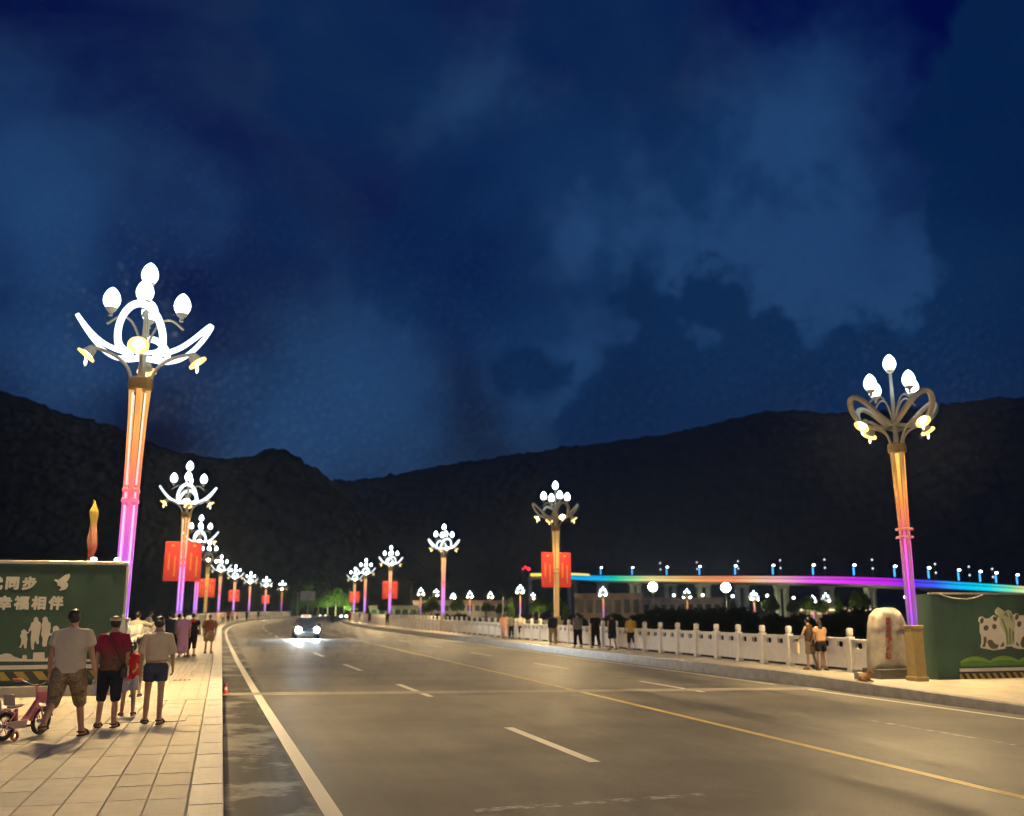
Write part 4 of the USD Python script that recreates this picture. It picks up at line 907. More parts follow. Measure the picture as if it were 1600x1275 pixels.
    # ---- lower garment
    if not skirt:
        low_ = [loft([ring(up(0.455), 0.088 * W2 + infl * .5, 0.062 + infl * .5), ring(up(0.50), 0.104 * W2 + infl * .4, 0.072 + infl * .4), ring(up(0.56), 0.092 * W2 + infl * .6, 0.060 + infl)])]
        for k in 'lr':
            hip, kn, an, fd = J[k]
            full = 0.245 + 0.235; L_ = (0.52 - leg_len) / 0.48 * full
            d1 = (kn - hip) / 0.245; d2 = (an - kn) / 0.235
            a = min(L_, 0.235); fl = 1.0 if leg_len > 0.3 else 0.8
            wA, wB = 0.064 * W2, (0.060 if leg_len > 0.26 else 0.048) * W2
            low_.append(loft([ring(hip + d1 * a, wB, wB * 1.02, 16, -d1), ring(hip + d1 * a * .45, 0.062 * W2, 0.064 * W2, 16, -d1), ring(hip - d1 * 0.015, wA, wA, 16, -d1)]))
            if L_ > 0.245:
                b_ = L_ - 0.245
                low_ += [ball(kn, wB * 0.98, 14), loft([ring(kn + d2 * b_, max(0.033, wB * 0.82), max(0.034, wB * .84), 16, -d2), ring(kn + d2 * 0.005, wB, wB, 16, -d2)])]
        g = folds(smoothed(union(low_), 0.022 if fine else 0.045, 3 if fine else 2), 0.009 if fine else 0.004, 20, 7)
        obj('shorts' if leg_len > 0.2 else 'trousers', S(g), bottom, t, True)
    # ---- sandals
    for k in 'lr':
        hip, kn, an, fd = J[k]; c = an + fd * 0.040
        sd = np.cross(fd, [0, 0, 1.0]); sd /= np.linalg.norm(sd); upv = np.cross(sd, fd)
        foot = [c + fd * a + sd * b - upv * 0.0475 for a, b in ((-0.085, -0.014), (-0.085, 0.014), (-0.06, 0.023), (0.03, 0.03), (0.075, 0.024), (0.092, 0.0), (0.075, -0.026), (0.03, -0.03), (-0.06, -0.023))]
        sole = Manifold.hull_points([tuple(p + upv * q) for p in foot for q in (0, 0.012)])
        strap = [an + fd * 0.075 + sd * (0.034 * math.cos(q)) - upv * (0.042 - 0.038 * math.sin(q)) for q in np.linspace(0, math.pi, 8)]
        strap2 = [an - fd * 0.004 + sd * (0.026 * math.cos(q)) + fd * 0.024 * math.sin(q) - upv * 0.012 for q in np.linspace(0, TAU, 11)]
        obj('sandal', S(cat(sole, tube(strap, 0.008, 6), tube(strap2, 0.0055, 6))), shoes, t, 40)
    # ---- things worn
    def W_(m): return S(m)
    for e in extras: e(t, J, up, hp, W_, W2)
    if hat is not None:
        brim = loft([ring(hp(0, 0.012, 0.040), 0.075, 0.085, 18), ring(hp(0, 0.012, 0.048), 0.072, 0.082, 18)])
        crown = loft([ring(hp(0, -0.004, 0.044), 0.056, 0.064, 18), ring(hp(0, -0.004, 0.075), 0.054, 0.060, 18), ring(hp(0, -0.004, 0.090), 0.035, 0.040, 18)])
        obj('hat', S(cat(brim, crown) if hat[1] == 'brim' else cat(loft([ring(hp(0, -0.002, 0.030), 0.056, 0.063, 18), ring(hp(0, -0.002, 0.056), 0.055, 0.062, 18)]), loft([ring(hp(0, 0.055, 0.036), 0.045, 0.055, 14), ring(hp(0, 0.055, 0.041), 0.043, 0.053, 14)]))), hat[0], t, 40)
    return t, {k: S(trimesh.Trimesh(np.array([J[k + 'a'][2] + J[k + 'a'][3] * 0.045]), np.zeros((0, 3), int), process=False)).vertices[0] for k in 'lr'}

def bag(m, side=1, zc=0.47, size=(0.03, 0.075, 0.06), strap=True, name='bag'):
    def f(t, J, up, hp, S, W2):
        c = np.array([side * (0.125 * W2), -0.02, zc]); sx, sy, sz = size
        obj(name, S(hull(*[ball(c + [a * (sx - .012), b * (sy - .012), d * (sz - .012)], 0.012, 8) for a in (-1, 1) for b in (-1, 1) for d in (-1, 1)])), m, t, 40)
        if strap:
            a, b = up(0.835) + [-side * 0.055, 0.0, 0.004], c + [0, 0, sz]
            pts = [b + [0, 0.02, -.01], up(0.70) + [side * 0.055, 0.085, 0], up(0.80) + [-side * 0.02, 0.075, 0], a, up(0.79) + [-side * 0.025, -0.075, 0], up(0.68) + [side * 0.045, -0.084, 0], up(0.58) + [side * 0.10 * W2, -0.075, 0], b + [0, -0.02, -.01]]
            obj('strap', S(tube(bez_pts(pts), 0.007, 6)), m, t)
    return f
def bez_pts(p, n=26):
    p = np.asarray(p, float); s = np.linspace(0, len(p) - 1, n); i = np.arange(len(p))
    from scipy.interpolate import CubicSpline
    return CubicSpline(i, p)(s)
def held(m, name, size=(0.02, 0.035, 0.06), side='r', drop=0.07):
    def f(t, J, up, hp, S, W2):
        c = J[side + 'a'][2] + J[side + 'a'][3] * 0.05 + np.array([0, 0, -drop])
        obj(name, S(hull(*[ball(c + [a * size[0] * .7, b * size[1] * .7, d * size[2] * .8], min(size) * .5, 8) for a in (-1, 1) for b in (-1, 1) for d in (-1, 1)])), m, t, 40)
    return f
def pack(m, name='backpack', w=0.075, d=0.045):
    def f(t, J, up, hp, S, W2):
        obj(name, S(hull(*[ball(up(zz) + [a * w, -0.085 - q, 0], 0.02, 8) for a in (-1, 1) for zz in (0.60, 0.78) for q in (0, d)])), m, t, 40)
        for s in (-1, 1): obj('strap', S(tube(bez_pts([up(0.78) + [s * 0.06, -0.075, 0], up(0.845) + [s * 0.062, -0.01, 0.0], up(0.78) + [s * 0.065, 0.08, 0], up(0.66) + [s * 0.085, 0.04, 0], up(0.62) + [s * 0.08, -0.07, 0]], 18), 0.011, 6)), m, t)
    return f

ROAD_UP = 0.0
C_WHITE, C_CREAM, C_DENIM, C_NAVY = cloth('white', (0.52, 0.48, 0.39), 0.05), cloth('cream', (0.58, 0.51, 0.39), 0.06), cloth('denim', (0.045, 0.062, 0.11), 0.25, 60), cloth('navy', (0.014, 0.018, 0.036), 0.2)
C_BLACK, C_RED, C_PURPLE = cloth('black', (0.013, 0.013, 0.015), 0.2), cloth('red', (0.55, 0.03, 0.03), 0.1), cloth('mauve', (0.38, 0.20, 0.36), 0.14, 30)
C_KHAKI = cloth('khaki', (0.28, 0.23, 0.15), 0.1); C_GREY = cloth('grey', (0.18, 0.18, 0.17), 0.1); C_YELLOW = cloth('mustard', (0.50, 0.34, 0.07), 0.12); C_PINK = cloth('pink', (0.60, 0.33, 0.27), 0.1); C_TAN = cloth('tan', (0.46, 0.27, 0.15), 0.08); C_BROWN = cloth('brown', (0.09, 0.055, 0.035), 0.2)
C_LILAC = cloth('lilac', (0.30, 0.28, 0.42), 0.1); C_PALEGREEN = cloth('pale_green', (0.33, 0.38, 0.24), 0.1)
C_CAMO = patch_cloth('checked_khaki', [(0.0, (0.13, 0.10, 0.065)), (0.42, (0.22, 0.17, 0.115)), (0.50, (0.16, 0.13, 0.085)), (0.56, (0.27, 0.21, 0.145)), (0.64, (0.17, 0.13, 0.09))], 14)
C_MAROON = fade_cloth('maroon_fading', 0.93, 1.17, (0.22, 0.015, 0.055), [(0.0, (0.06, 0.05, 0.045)), (0.42, (0.16, 0.07, 0.055)), (0.50, (0.075, 0.075, 0.05)), (0.57, (0.20, 0.09, 0.07)), (0.66, (0.05, 0.04, 0.04))])
C_FLORAL = patch_cloth('floral', [(0.0, (0.20, 0.17, 0.10)), (0.44, (0.36, 0.16, 0.12)), (0.52, (0.25, 0.22, 0.13)), (0.60, (0.42, 0.36, 0.22))], 9)
C_REDPRINT = patch_cloth('red_print', [(0.0, (0.55, 0.03, 0.03)), (0.58, (0.55, 0.04, 0.03)), (0.62, (0.62, 0.40, 0.20))], 12)
M_PLASTIC = mat('clear_bag', (0.55, 0.6, 0.6), 0.3)
M_LEATHER = mat('bag_leather', (0.02, 0.016, 0.014), 0.45)

def head_at(px, py, z=0.0): return at(px, py, z)[:2]
WALK = 0  # heading along the road
man, mh = person('man in light grey-white T-shirt and checked khaki shorts wheeling a pink bicycle', head_at(98, 1153), 0, 6, 1.70, C_WHITE, C_CAMO, dict(lsw=-22, lkb=30, rsw=17, rkb=2, lab=4, rab=6, las=4, laa=13, leb=6, rasw=-4, raa=16, reb=14, lean=2, turn=12, rin=-4), top_len=0.50, sleeve=0.62, leg_len=0.235, fine=True, width=1.09)
elder, eh = person('elderly woman in fading dark red shirt, pale visor hat and navy cropped trousers', head_at(166, 1136), 0, 4, 1.57, C_MAROON, C_NAVY, dict(lsw=4, lkb=6, rsw=-4, rkb=4, lab=4, rab=2, las=-8, laa=10, leb=14, rasw=2, raa=8, reb=6, lean=3), sex='f', top_len=0.50, sleeve=0.85, leg_len=0.22, fine=True, width=1.06, hat=(cloth('hat_pale', (0.40, 0.37, 0.33), 0.05), 'visor'), extras=(bag(M_LEATHER, 1, 0.49, (0.03, 0.06, 0.05)), held(M_PLASTIC, 'plastic_bag', (0.02, 0.03, 0.075), 'l', 0.09)))
girl, _ = person('small girl in red printed shirt and pale shorts walking between two women', head_at(198, 1119), 0, -6, 1.15, C_REDPRINT, cloth('pale_lilac', (0.42, 0.42, 0.5), 0.08), dict(lsw=10, lkb=4, rsw=-12, rkb=16, las=-6, laa=8, rasw=8, raa=10, reb=20), sex='f', hair='tail', top_len=0.50, sleeve=0.5, leg_len=0.34, fine=True, head_k=1.24, width=1.12)
wom, _ = person('woman in cream oversized top and denim hot pants seen from behind, hair tied up', head_at(237, 1131), 0, 3, 1.57, C_CREAM, C_DENIM, dict(lsw=8, lkb=3, rsw=-9, rkb=10, lab=3, rab=3, las=6, laa=14, leb=20, rasw=3, raa=13, reb=26, lean=1), sex='f', hair='bun', top_len=0.575, sleeve=1.0, leg_len=0.385, fine=True, width=1.06)
kid, _ = person('little child in white shirt with cropped hair, half hidden behind the girl in red', head_at(211, 1090), 0, 0, 1.14, C_WHITE, C_GREY, dict(), hair='short', top_len=0.48, fine=False, head_k=1.25)
mw, _ = person('man in cream polo shirt right of the near lamp foot, elbow raised', head_at(207, 1055), 0, 20, 1.64, C_CREAM, C_GREY, dict(rasw=60, raa=30, reb=70, lsw=4, rsw=-4), top_len=0.46, sleeve=0.6, leg_len=0.10)
p1, _ = person('woman in navy top holding both raised hands before her face, by the left parapet', head_at(262, 1030), 0, -30, 1.58, C_NAVY, C_BLACK, dict(las=70, leb=85, laa=6, rasw=75, reb=85, raa=6, lsw=3, rsw=-3), sex='f', hair='bun', top_len=0.46, leg_len=0.2)
p2, _ = person('person in light clothes leaning at the left parapet, face turned sideways', head_at(222, 1026), 0, 70, 1.66, C_CREAM, C_KHAKI, dict(lean=16), hair='short', leg_len=0.1)
p3, _ = person('dark-haired woman hidden behind the woman in the long mauve dress', head_at(276, 1026), 0, -4, 1.55, C_GREY, C_BLACK, dict(), sex='f', hair='bun', leg_len=0.12)
dr, _ = person('woman in long mauve dress walking away in the middle of the left pavement', head_at(284, 1027), 0, 2, 1.56, C_PURPLE, None, dict(lsw=6, rsw=-8, rkb=10, las=-10, rasw=6, leb=20), sex='f', hair='bun', skirt=0.09, sleeve=0.9, width=1.12)
dk, _ = person('woman in black outfit with red collar, black handbag on her right arm', head_at(298, 1026), 0, 4, 1.55, C_BLACK, C_BLACK, dict(lsw=8, rsw=-8, rkb=14, raa=16, reb=30), sex='f', top_len=0.46, leg_len=0.16, width=1.15, extras=(bag(M_LEATHER, 1, 0.56, (0.03, 0.06, 0.06), False, 'handbag'), lambda t, J, up, hp, S, W2: obj('collar', S(loft([ring(up(0.785), 0.098 * W2, 0.074), ring(up(0.82), 0.10 * W2, 0.064), ring(up(0.852), 0.045, 0.04)])), C_RED, t, True)))
gr, _ = person('grey-haired woman in floral clothes with red pack on her back, near kerb', head_at(325, 1021), 0, 2, 1.50, C_FLORAL, C_FLORAL, dict(lsw=7, rsw=-7, rkb=10), sex='f', hair='bun', hairm=HAIRG, top_len=0.45, sleeve=1.0, leg_len=0.30, width=1.25, extras=(pack(cloth('pack_red', (0.26, 0.07, 0.055), 0.3, 12), 'backpack', 0.07, 0.02),))
crowd = [(341, 977, C_PINK, C_WHITE, 'person in pink at the head of the far group on the left pavement'), (348, 975, C_WHITE, C_GREY, 'person in white in the far group on the left pavement'), (356, 974, C_RED, C_BLACK, 'person in red in the far group on the left pavement'), (363, 973, C_CREAM, C_KHAKI, 'person in cream in the far group on the left pavement'), (370, 972, C_PINK, C_BROWN, 'person in pink and brown, rightmost of the far left pavement group'),
         (385, 970.5, C_BLACK, C_BLACK, 'distant dark figure on the left pavement beyond the far group'), (403, 969.5, C_NAVY, C_GREY, 'distant figure near the ninth lamp on the left pavement')]
for i, (a, b, c1, c2, lab) in enumerate(crowd):
    person(lab, head_at(a, b), 0, rng.uniform(-30, 30), rng.uniform(1.5, 1.68), c1, c2, dict(lsw=rng.uniform(-10, 10), rsw=rng.uniform(-10, 10)), sex=rng.choice('mf'), leg_len=rng.choice([.1, .25, .3]))
RZ = -0.15
def rp(px, py): return head_at(px, py, RZ)
right = [
    ('tall woman in dark vest with cloth bag, left of the pair by the stone', rp(1268, 1046.5), -20, 1.60, C_BROWN, C_KHAKI, dict(lsw=4, rsw=-4, laa=22, las=10, leb=30), 'f', 'short', 0.50, 0.0, 0.28, 1.0, (held(C_CREAM, 'cloth_bag', (0.03, 0.04, 0.12), 'l', 0.10),)),
    ('woman in tan top and black shorts, right of the pair by the stone', rp(1285, 1047.5), 8, 1.53, C_TAN, C_BLACK, dict(lsw=-2, rsw=8, rab=7, laa=16, leb=60, reb=60, rasw=10), 'f', 'long', 0.56, 0.6, 0.36, 1.1, ()),
    ('man in long dark blue shirt and khaki trousers beside the golden lamp', rp(864, 1007.5), 4, 1.66, C_NAVY, C_KHAKI, dict(lsw=6, rsw=-6), 'm', 'short', 0.42, 1.9, 0.06, 1.1, (held(C_RED, 'dark_red_bag', (0.03, 0.04, 0.09), 'r', 0.09),)),
    ('man in grey shirt and black trousers on the right pavement', rp(903, 1012), 4, 1.68, C_GREY, C_BLACK, dict(lsw=9, rsw=-9, rkb=14), 'm', 'short', 0.47, 0.6, 0.06, 1.1, ()),
    ('man all in black with grey hair on the right pavement', rp(931, 1013), 2, 1.70, C_BLACK, C_BLACK, dict(lsw=6, rsw=-10, rkb=12), 'm', 'short', 0.46, 0.8, 0.05, 1.1, (held(M_PLASTIC, 'white_bag', (0.02, 0.03, 0.06), 'r', 0.08),)),
    ('person in sleeveless navy top and short trousers on the right pavement', rp(957, 1016), 2, 1.62, C_NAVY, C_NAVY, dict(lsw=4, rsw=-6), 'f', 'short', 0.46, 0.0, 0.31, 1.12, ()),
    ('person in mustard shirt and dark cropped trousers, rightmost of five walkers', rp(987, 1016.5), 4, 1.58, C_YELLOW, C_NAVY, dict(lsw=10, rsw=-12, rkb=20, laa=22, raa=22, leb=50, reb=50), 'f', 'short', 0.50, 0.8, 0.2, 1.15, ()),
    ('woman in pink dress-like outfit in the group left of the golden lamp', rp(787, 999), -150, 1.58, C_PINK, C_PINK, dict(), 'f', 'long', 0.42, 1.5, 0.12, 1.15, ()),
    ('person in orange-yellow top behind the woman in pink', rp(792, 997.5), 10, 1.60, C_YELLOW, C_PINK, dict(), 'f', 'bun', 0.46, 0.6, 0.12, 1.0, ()),
    ('person in dark clothes right of the woman in pink', rp(799, 998), 20, 1.55, C_GREY, C_BLACK, dict(lsw=10, rsw=-10), 'm', 'short', 0.48, 0.8, 0.08, 1.0, ()),
    ('person in light shirt and black shorts, right of the pink group', rp(815, 999), 4, 1.56, C_CREAM, C_BLACK, dict(lsw=5, rsw=-5, laa=14, raa=14), 'm', 'short', 0.50, 0.8, 0.25, 1.1, ()),
    ('child in dark purple top standing at the right parapet', rp(748.5, 991.5), 0, 1.30, C_NAVY, C_NAVY, dict(), 'f', 'short', 0.46, 0.5, 0.3, 1.0, ()),
    ('person in pale grey clothes leaning on the right parapet behind the child', rp(757, 990), 60, 1.60, C_GREY, C_CREAM, dict(lean=12), 'm', 'short', 0.5, 0.6, 0.1, 1.0, ()),
    ('person in white shirt and black trousers farther along the right pavement', rp(648, 982), -60, 1.58, C_WHITE, C_BLACK, dict(lsw=16, rsw=-14), 'm', 'short', 0.5, 0.6, 0.1, 1.1, ()),
    ('person in pale green bending at the right parapet', rp(660, 983), 60, 1.55, C_PALEGREEN, C_BLACK, dict(lean=20), 'f', 'short', 0.5, 0.6, 0.25, 1.0, ()),
    ('person in pinkish grey beside the distant dark pair', rp(640, 981), 0, 1.55, C_PINK, C_GREY, dict(), 'f', 'bun', 0.5, 0.6, 0.2, 1.0, ()),
    ('left one of the distant dark pair on the right pavement', rp(629, 980), 0, 1.62, C_NAVY, C_BLACK, dict(), 'm', 'short', 0.5, 0.6, 0.1, 1.1, ()),
    ('right one of the distant dark pair on the right pavement', rp(634, 980), 0, 1.6, C_BROWN, C_BLACK, dict(), 'm', 'short', 0.5, 0.6, 0.1, 1.1, ()),
    ('distant figure in black beside the fourth lamp of the right parapet', rp(605, 978.5), 0, 1.62, C_BLACK, C_BROWN, dict(), 'm', 'short', 0.44, 0.6, 0.1, 1.0, ()),
    ('distant figure in greenish grey between lamps on the right pavement', rp(588, 975), 0, 1.6, C_PALEGREEN, C_GREY, dict(), 'm', 'short', 0.5, 0.6, 0.1, 1.0, ()),
    ('distant dark figure among the far lamps of the right pavement', rp(577, 975), 0, 1.6, C_BROWN, C_BLACK, dict(), 'm', 'short', 0.5, 0.6, 0.1, 1.0, ()),
    ('distant figure in grey near the end of the right pavement', rp(561, 972.5), 0, 1.6, C_GREY, C_GREY, dict(), 'm', 'short', 0.5, 0.6, 0.1, 1.0, ()),
    ('farthest figure in reddish clothes at the right kerb', rp(547, 971), 0, 1.6, C_RED, C_BROWN, dict(), 'm', 'short', 0.5, 0.6, 0.1, 1.0, ()),
]
for lab, xy, hd, h, c1, c2, ps, sx_, hr2, tl, slv, ll, wd, ex in right:
    person(lab, xy, RZ + 0.001, hd, h, c1, c2, ps, sex=sx_, hair=hr2, top_len=tl, sleeve=slv, leg_len=ll, width=wd, extras=ex, hairm=HAIRG if 'grey hair' in lab else None)
# a small brown dog lying before the stone, a grey block beside it
M_DOG = mat('dog_fur', (0.24, 0.12, 0.045), 0.9, vary=0.35, scale=30, bump=0.5, bscale=80)
dxy = at(1352, 1065, zright(22)); dz0 = zright(22.0)
def D(p, r): return ball((dxy[0] + p[0], dxy[1] + p[1], dz0 + p[2]), r, 10)
dog_parts = [hull(D((-.13, 0, .09), (.08, .085, .085)), D((.03, 0, .11), (.09, .09, .10))), hull(D((.03, 0, .12), (.08, .08, .09)), D((.11, -.02, .22), .055)), hull(D((.12, -.02, .26), .06), D((.16, -.05, .25), .045)), hull(D((.16, -.06, .24), .032), D((.20, -.10, .235), .02)),
             hull(D((-.14, -.08, .06), (.05, .035, .055)), D((-.05, -.10, .025), .025)), hull(D((-.05, -.10, .025), .025), D((.0, -.115, .02), .02)), hull(D((.07, -.07, .10), .04), D((.09, -.10, .03), .026)), hull(D((.09, -.10, .03), .026), D((.16, -.14, .02), .02)), hull(D((.09, .06, .09), .04), D((.11, .06, .03), .025)), hull(D((.11, .06, .03), .025), D((.18, .03, .02), .02)),
             hull(D((-.19, .02, .06), .022), D((-.27, -.02, .03), .012)), hull(D((.10, .02, .30), .02), D((.09, .03, .35), .006)), hull(D((.13, -.06, .30), .02), D((.13, -.08, .35), .006))]
dg = thing('dog', 'small brown dog lying on the pavement in front of the inscribed stone', 'dog')
obj('body', smoothed(union(dog_parts), 0.025, 3), M_DOG, dg, True)
obj('nose', tm(D((.213, -.112, .238), .011)), EYEW, dg, True)
bk = obj('stone_block', cbx(*(lambda a: (a[0] - .13, a[0] + .09, a[1] - .1, a[1] + .1))(at(1345, 1062, zright(22))), dz0 - 0.05, dz0 + 0.19, .015), mat('block_grey', (0.26, 0.25, 0.23), 0.8, vary=0.2, scale=12)); tag(bk, 'small grey stone block beside the brown dog', 'stone block')
# ================================================================== BICYCLE
M_PINK, M_PINKL = mat('bike_pink', (0.55, 0.20, 0.26), 0.35, vary=0.05), mat('bike_pale_pink', (0.60, 0.42, 0.42), 0.45, vary=0.05)
M_TYRE, M_CHROME, M_PAD = mat('rubber', (0.02, 0.019, 0.018), 0.7), mat('chrome', (0.55, 0.53, 0.5), 0.25, metal=1.0, vary=0.03), mat('pad_grey', (0.34, 0.29, 0.28), 0.7)
M_GRIP = mat('grip_red', (0.36, 0.09, 0.07), 0.5)
ba, bb_ = at(15, 1160, 0), at(56, 1152.5, 0)
bmid = (ba + bb_) / 2; bd = bb_ - ba; wb = float(np.hypot(bd[0], bd[1])); brz = math.degrees(math.atan2(bd[1], bd[0])) - 90
wb, BS = 0.60, 1.12
_g = np.array([0.222, wb / 2 - 0.10 - 0.105, 0.0]) * BS; _a = math.radians(brz)
bmid = np.array(mh['l'])[:2] - [_g[0] * math.cos(_a) - _g[1] * math.sin(_a), _g[0] * math.sin(_a) + _g[1] * math.cos(_a)]
BH = (float(mh['l'][2]) - 0.005) / BS - 0.555
bike = thing('child_bicycle', 'pink child bicycle with training wheels and front basket, wheeled by the man', 'bicycle', (bmid[0], bmid[1], 0.003), brz, None, BS)
WR = 0.158
def torus(R_, r, n=26, k=8, axis='x'):
    g, q = np.arange(n) * TAU / n, np.arange(k) * TAU / k
    rr = R_ + r * np.cos(q)[None, :]; v = np.stack([np.broadcast_to(r * np.sin(q), (n, k)), rr * np.cos(g)[:, None], rr * np.sin(g)[:, None]], -1)
    f = []
    for i in range(n):
        for j in range(k):
            a, b, c, d = i * k + j, i * k + (j + 1) % k, ((i + 1) % n) * k + (j + 1) % k, ((i + 1) % n) * k + j; f += [(a, b, c), (a, c, d)]
    m = trimesh.Trimesh(v.reshape(-1, 3), np.array(f), process=False)
    if m.volume < 0: m.invert()
    return m
for y in (-wb / 2, wb / 2):
    wls = obj('wheel', cat(*[cyl((0, y, WR), (0, y + (WR - .03) * math.cos(a), WR + (WR - .03) * math.sin(a)), 0.006, 5) for a in np.arange(6) * TAU / 6]), M_PINKL, bike)
    obj('tyre', move(torus(WR - 0.02, 0.022), (0, y, WR)), M_TYRE, wls, True)
    obj('rim', move(torus(WR - 0.045, 0.009, 22, 6), (0, y, WR)), M_CHROME, wls, True)
    obj('hub', cyl((-0.045, y, WR), (0.045, y, WR), 0.02, 8), M_CHROME, wls)
    g = np.linspace(-0.15, math.pi * 0.9, 12) if y < 0 else np.linspace(0.25, math.pi - 0.1, 12)
    fe = np.array([[(sx, y + (WR + .012) * math.cos(a), WR + (WR + .012) * math.sin(a) ) for sx in (-.028, .028)] + [(sx, y + (WR + .018) * math.cos(a), WR + (WR + .018) * math.sin(a)) for sx in (.028, -.028)] for a in g])
    obj('mudguard', grid_closed(fe), M_PINK, bike, True)
hy, hz = wb / 2 - 0.10, 0.40
obj('frame', cat(tube([(0, hy, hz), (0, 0.10, 0.27), (0, -0.02, 0.17), (0, -0.10, 0.17)], [0.030, 0.036, 0.034, 0.025], 8), tube([(0, -0.10, 0.16), (0, -0.13, 0.34)], 0.016, 8), *[tube([(s * .03, -0.08, .17), (s * .035, -wb / 2, WR)], 0.010, 6) for s in (-1, 1)], *[tube([(s * .02, -0.13, .32), (s * .035, -wb / 2, WR)], 0.009, 6) for s in (-1, 1)]), M_PINK, bike)
obj('fork', cat(tube([(0, hy - .03, 0.50 + BH), (0, hy, hz), (0, hy + .015, .34)], 0.017, 8), *[tube([(s * .012, hy + .015, .345), (s * .04, hy + .03, .32), (s * .04, wb / 2, WR)], 0.011, 6) for s in (-1, 1)]), M_PINK, bike)
obj('handlebar', tube(bez([(-0.25, hy - .12, 0.555 + BH), (-0.14, hy - .05, 0.565 + BH), (-0.05, hy - .02, 0.44 + BH), (0.05, hy - .02, 0.44 + BH), (0.14, hy - .05, 0.565 + BH), (0.25, hy - .12, 0.555 + BH)], 18), 0.010, 7), M_CHROME, bike)
for s in (-1, 1): obj('grip', cyl((s * 0.17, hy - .075, 0.548 + BH), (s * 0.265, hy - .128, 0.556 + BH), 0.018, 8), M_GRIP, bike)
bk_ = [ring((0, hy + .13, 0.37), .085, .06, 14, None, 3), ring((0, hy + .13, 0.50), .12, .085, 14, None, 3)]
ins = [ring((0, hy + .13, 0.50), .112, .077, 14, None, 3), ring((0, hy + .13, 0.375), .078, .053, 14, None, 3)]
obj('basket', grid_closed(np.array(bk_ + ins)), M_PINK, bike, 30)
obj('saddle', tm(hull(ball((0, -0.20, 0.37), (.07, .05, .022), 10), ball((0, -0.06, 0.375), (.025, .03, .018), 10))), M_PAD, bike, True)
obj('backrest', tm(hull(*[ball((a, -0.25 + b, c), .014, 8) for a in (-.06, .06) for b, c in ((0, .40), (-.02, .50))])), M_PAD, bike, True)
obj('rear_seat', tm(hull(*[ball((a, b, .345), .016, 8) for a in (-.06, .06) for b in (-.30, -.45)])), M_PINKL, bike, True)
obj('rear_backrest', tm(hull(*[ball((a, -0.46 - b, c), .014, 8) for a in (-.06, .06) for b, c in ((0, .37), (.02, .46))])), M_PAD, bike, True)
obj('chain_guard', cbx(0.045, 0.06, -0.32, 0.0, 0.12, 0.21, .02), M_PINKL, bike, False)
for s in (-1, 1):
    tr = obj('training_wheel', move(torus(0.045, 0.016, 16, 6), (s * 0.17, -wb / 2 - 0.01, 0.062)), M_GRIP, bike, True)
    obj('stay', tube([(s * .045, -wb / 2, WR), (s * .14, -wb / 2, 0.13), (s * .16, -wb / 2 - .01, 0.062)], 0.009, 6), M_CHROME, tr)
    obj('pedal', cat(cyl((s * .05, -0.05 + s * .06, .17 - s * .03), (s * .12, -0.05 + s * .06, .17 - s * .03), 0.007, 6), bx(min(s * .07, s * .125), max(s * .07, s * .125), -0.08 + s * .06, -0.02 + s * .06, .16 - s * .03, .18 - s * .03)), M_TYRE, bike, False)

# ================================================================== TRAFFIC CONE at the kerb
cp = at(356, 1084, -0.33)
cone = thing('traffic_cone', 'low red and white traffic cone against the left kerb by the expansion joint', 'traffic cone', (0.22, 24.0, zroad(0.3) + 0.012), 0, None, (0.5, 0.5, 0.6))
obj('cone_body', lathe([(0.13, 0.03), (0.085, 0.16), (0.08, 0.18)], 14), M_RED, cone)
obj('white_band', lathe([(0.0795, 0.181), (0.058, 0.29), (0.057, 0.295)], 14), M_SIGNW, cone)
obj('cone_tip', lathe([(0.0565, 0.296), (0.03, 0.42), (0.012, 0.43)], 12), M_RED, cone)
obj('base_plate', cbx(-0.18, 0.18, -0.18, 0.18, 0, 0.032, .01), M_SIGNW, cone, False)

# ================================================================== FURLED FLAG above the left hoarding
fy = HY + 0.30
fb, ft = on_y(137, 880, fy), on_y(147, 781, fy)
fl_ = thing('furled_flag', 'furled yellow and orange-red flag on a pole above the left green hoarding', 'flag')
pole = [(fb[0] - 0.05, fy, 0.0), (fb[0], fy, fb[1]), (ft[0], fy, ft[1])]
obj('pole', tube(pole, [0.025, 0.022, 0.014], 8), M_YEL, fl_)
M_FLAG = usdkit.material(stage, '/World/Looks/flag_cloth', {'geo': N('geometry'), 's': N('separate_xyz'), 'm': N('map_range', from_min=fb[1], from_max=ft[1], to_min=0, to_max=1, clamp=True), 'n': N('noise_texture', scale=7.0, detail=2.0), 'a': N('math', math_type='multiply_add', value2=0.5, value3=-0.25), 'ad': N('math', math_type='add'),
    'r': N('rgb_ramp', ramp=[(0.0, (0.50, 0.10, 0.02)), (0.1, (0.55, 0.10, 0.06)), (0.35, (0.60, 0.26, 0.16)), (0.58, (0.62, 0.30, 0.17)), (0.72, (0.45, 0.33, 0.06)), (1.0, (0.60, 0.46, 0.08))]), 'p': N('principled_bsdf', roughness=0.8)},
    [('geo.position', 's.vector'), ('s.z', 'm.value'), ('geo.position', 'n.vector'), ('n.fac', 'a.value1'), ('m.result', 'ad.value1'), ('a.value', 'ad.value2'), ('ad.value', 'r.fac'), ('r.color', 'p.base_color')], surface='p.BSDF')
rg = []
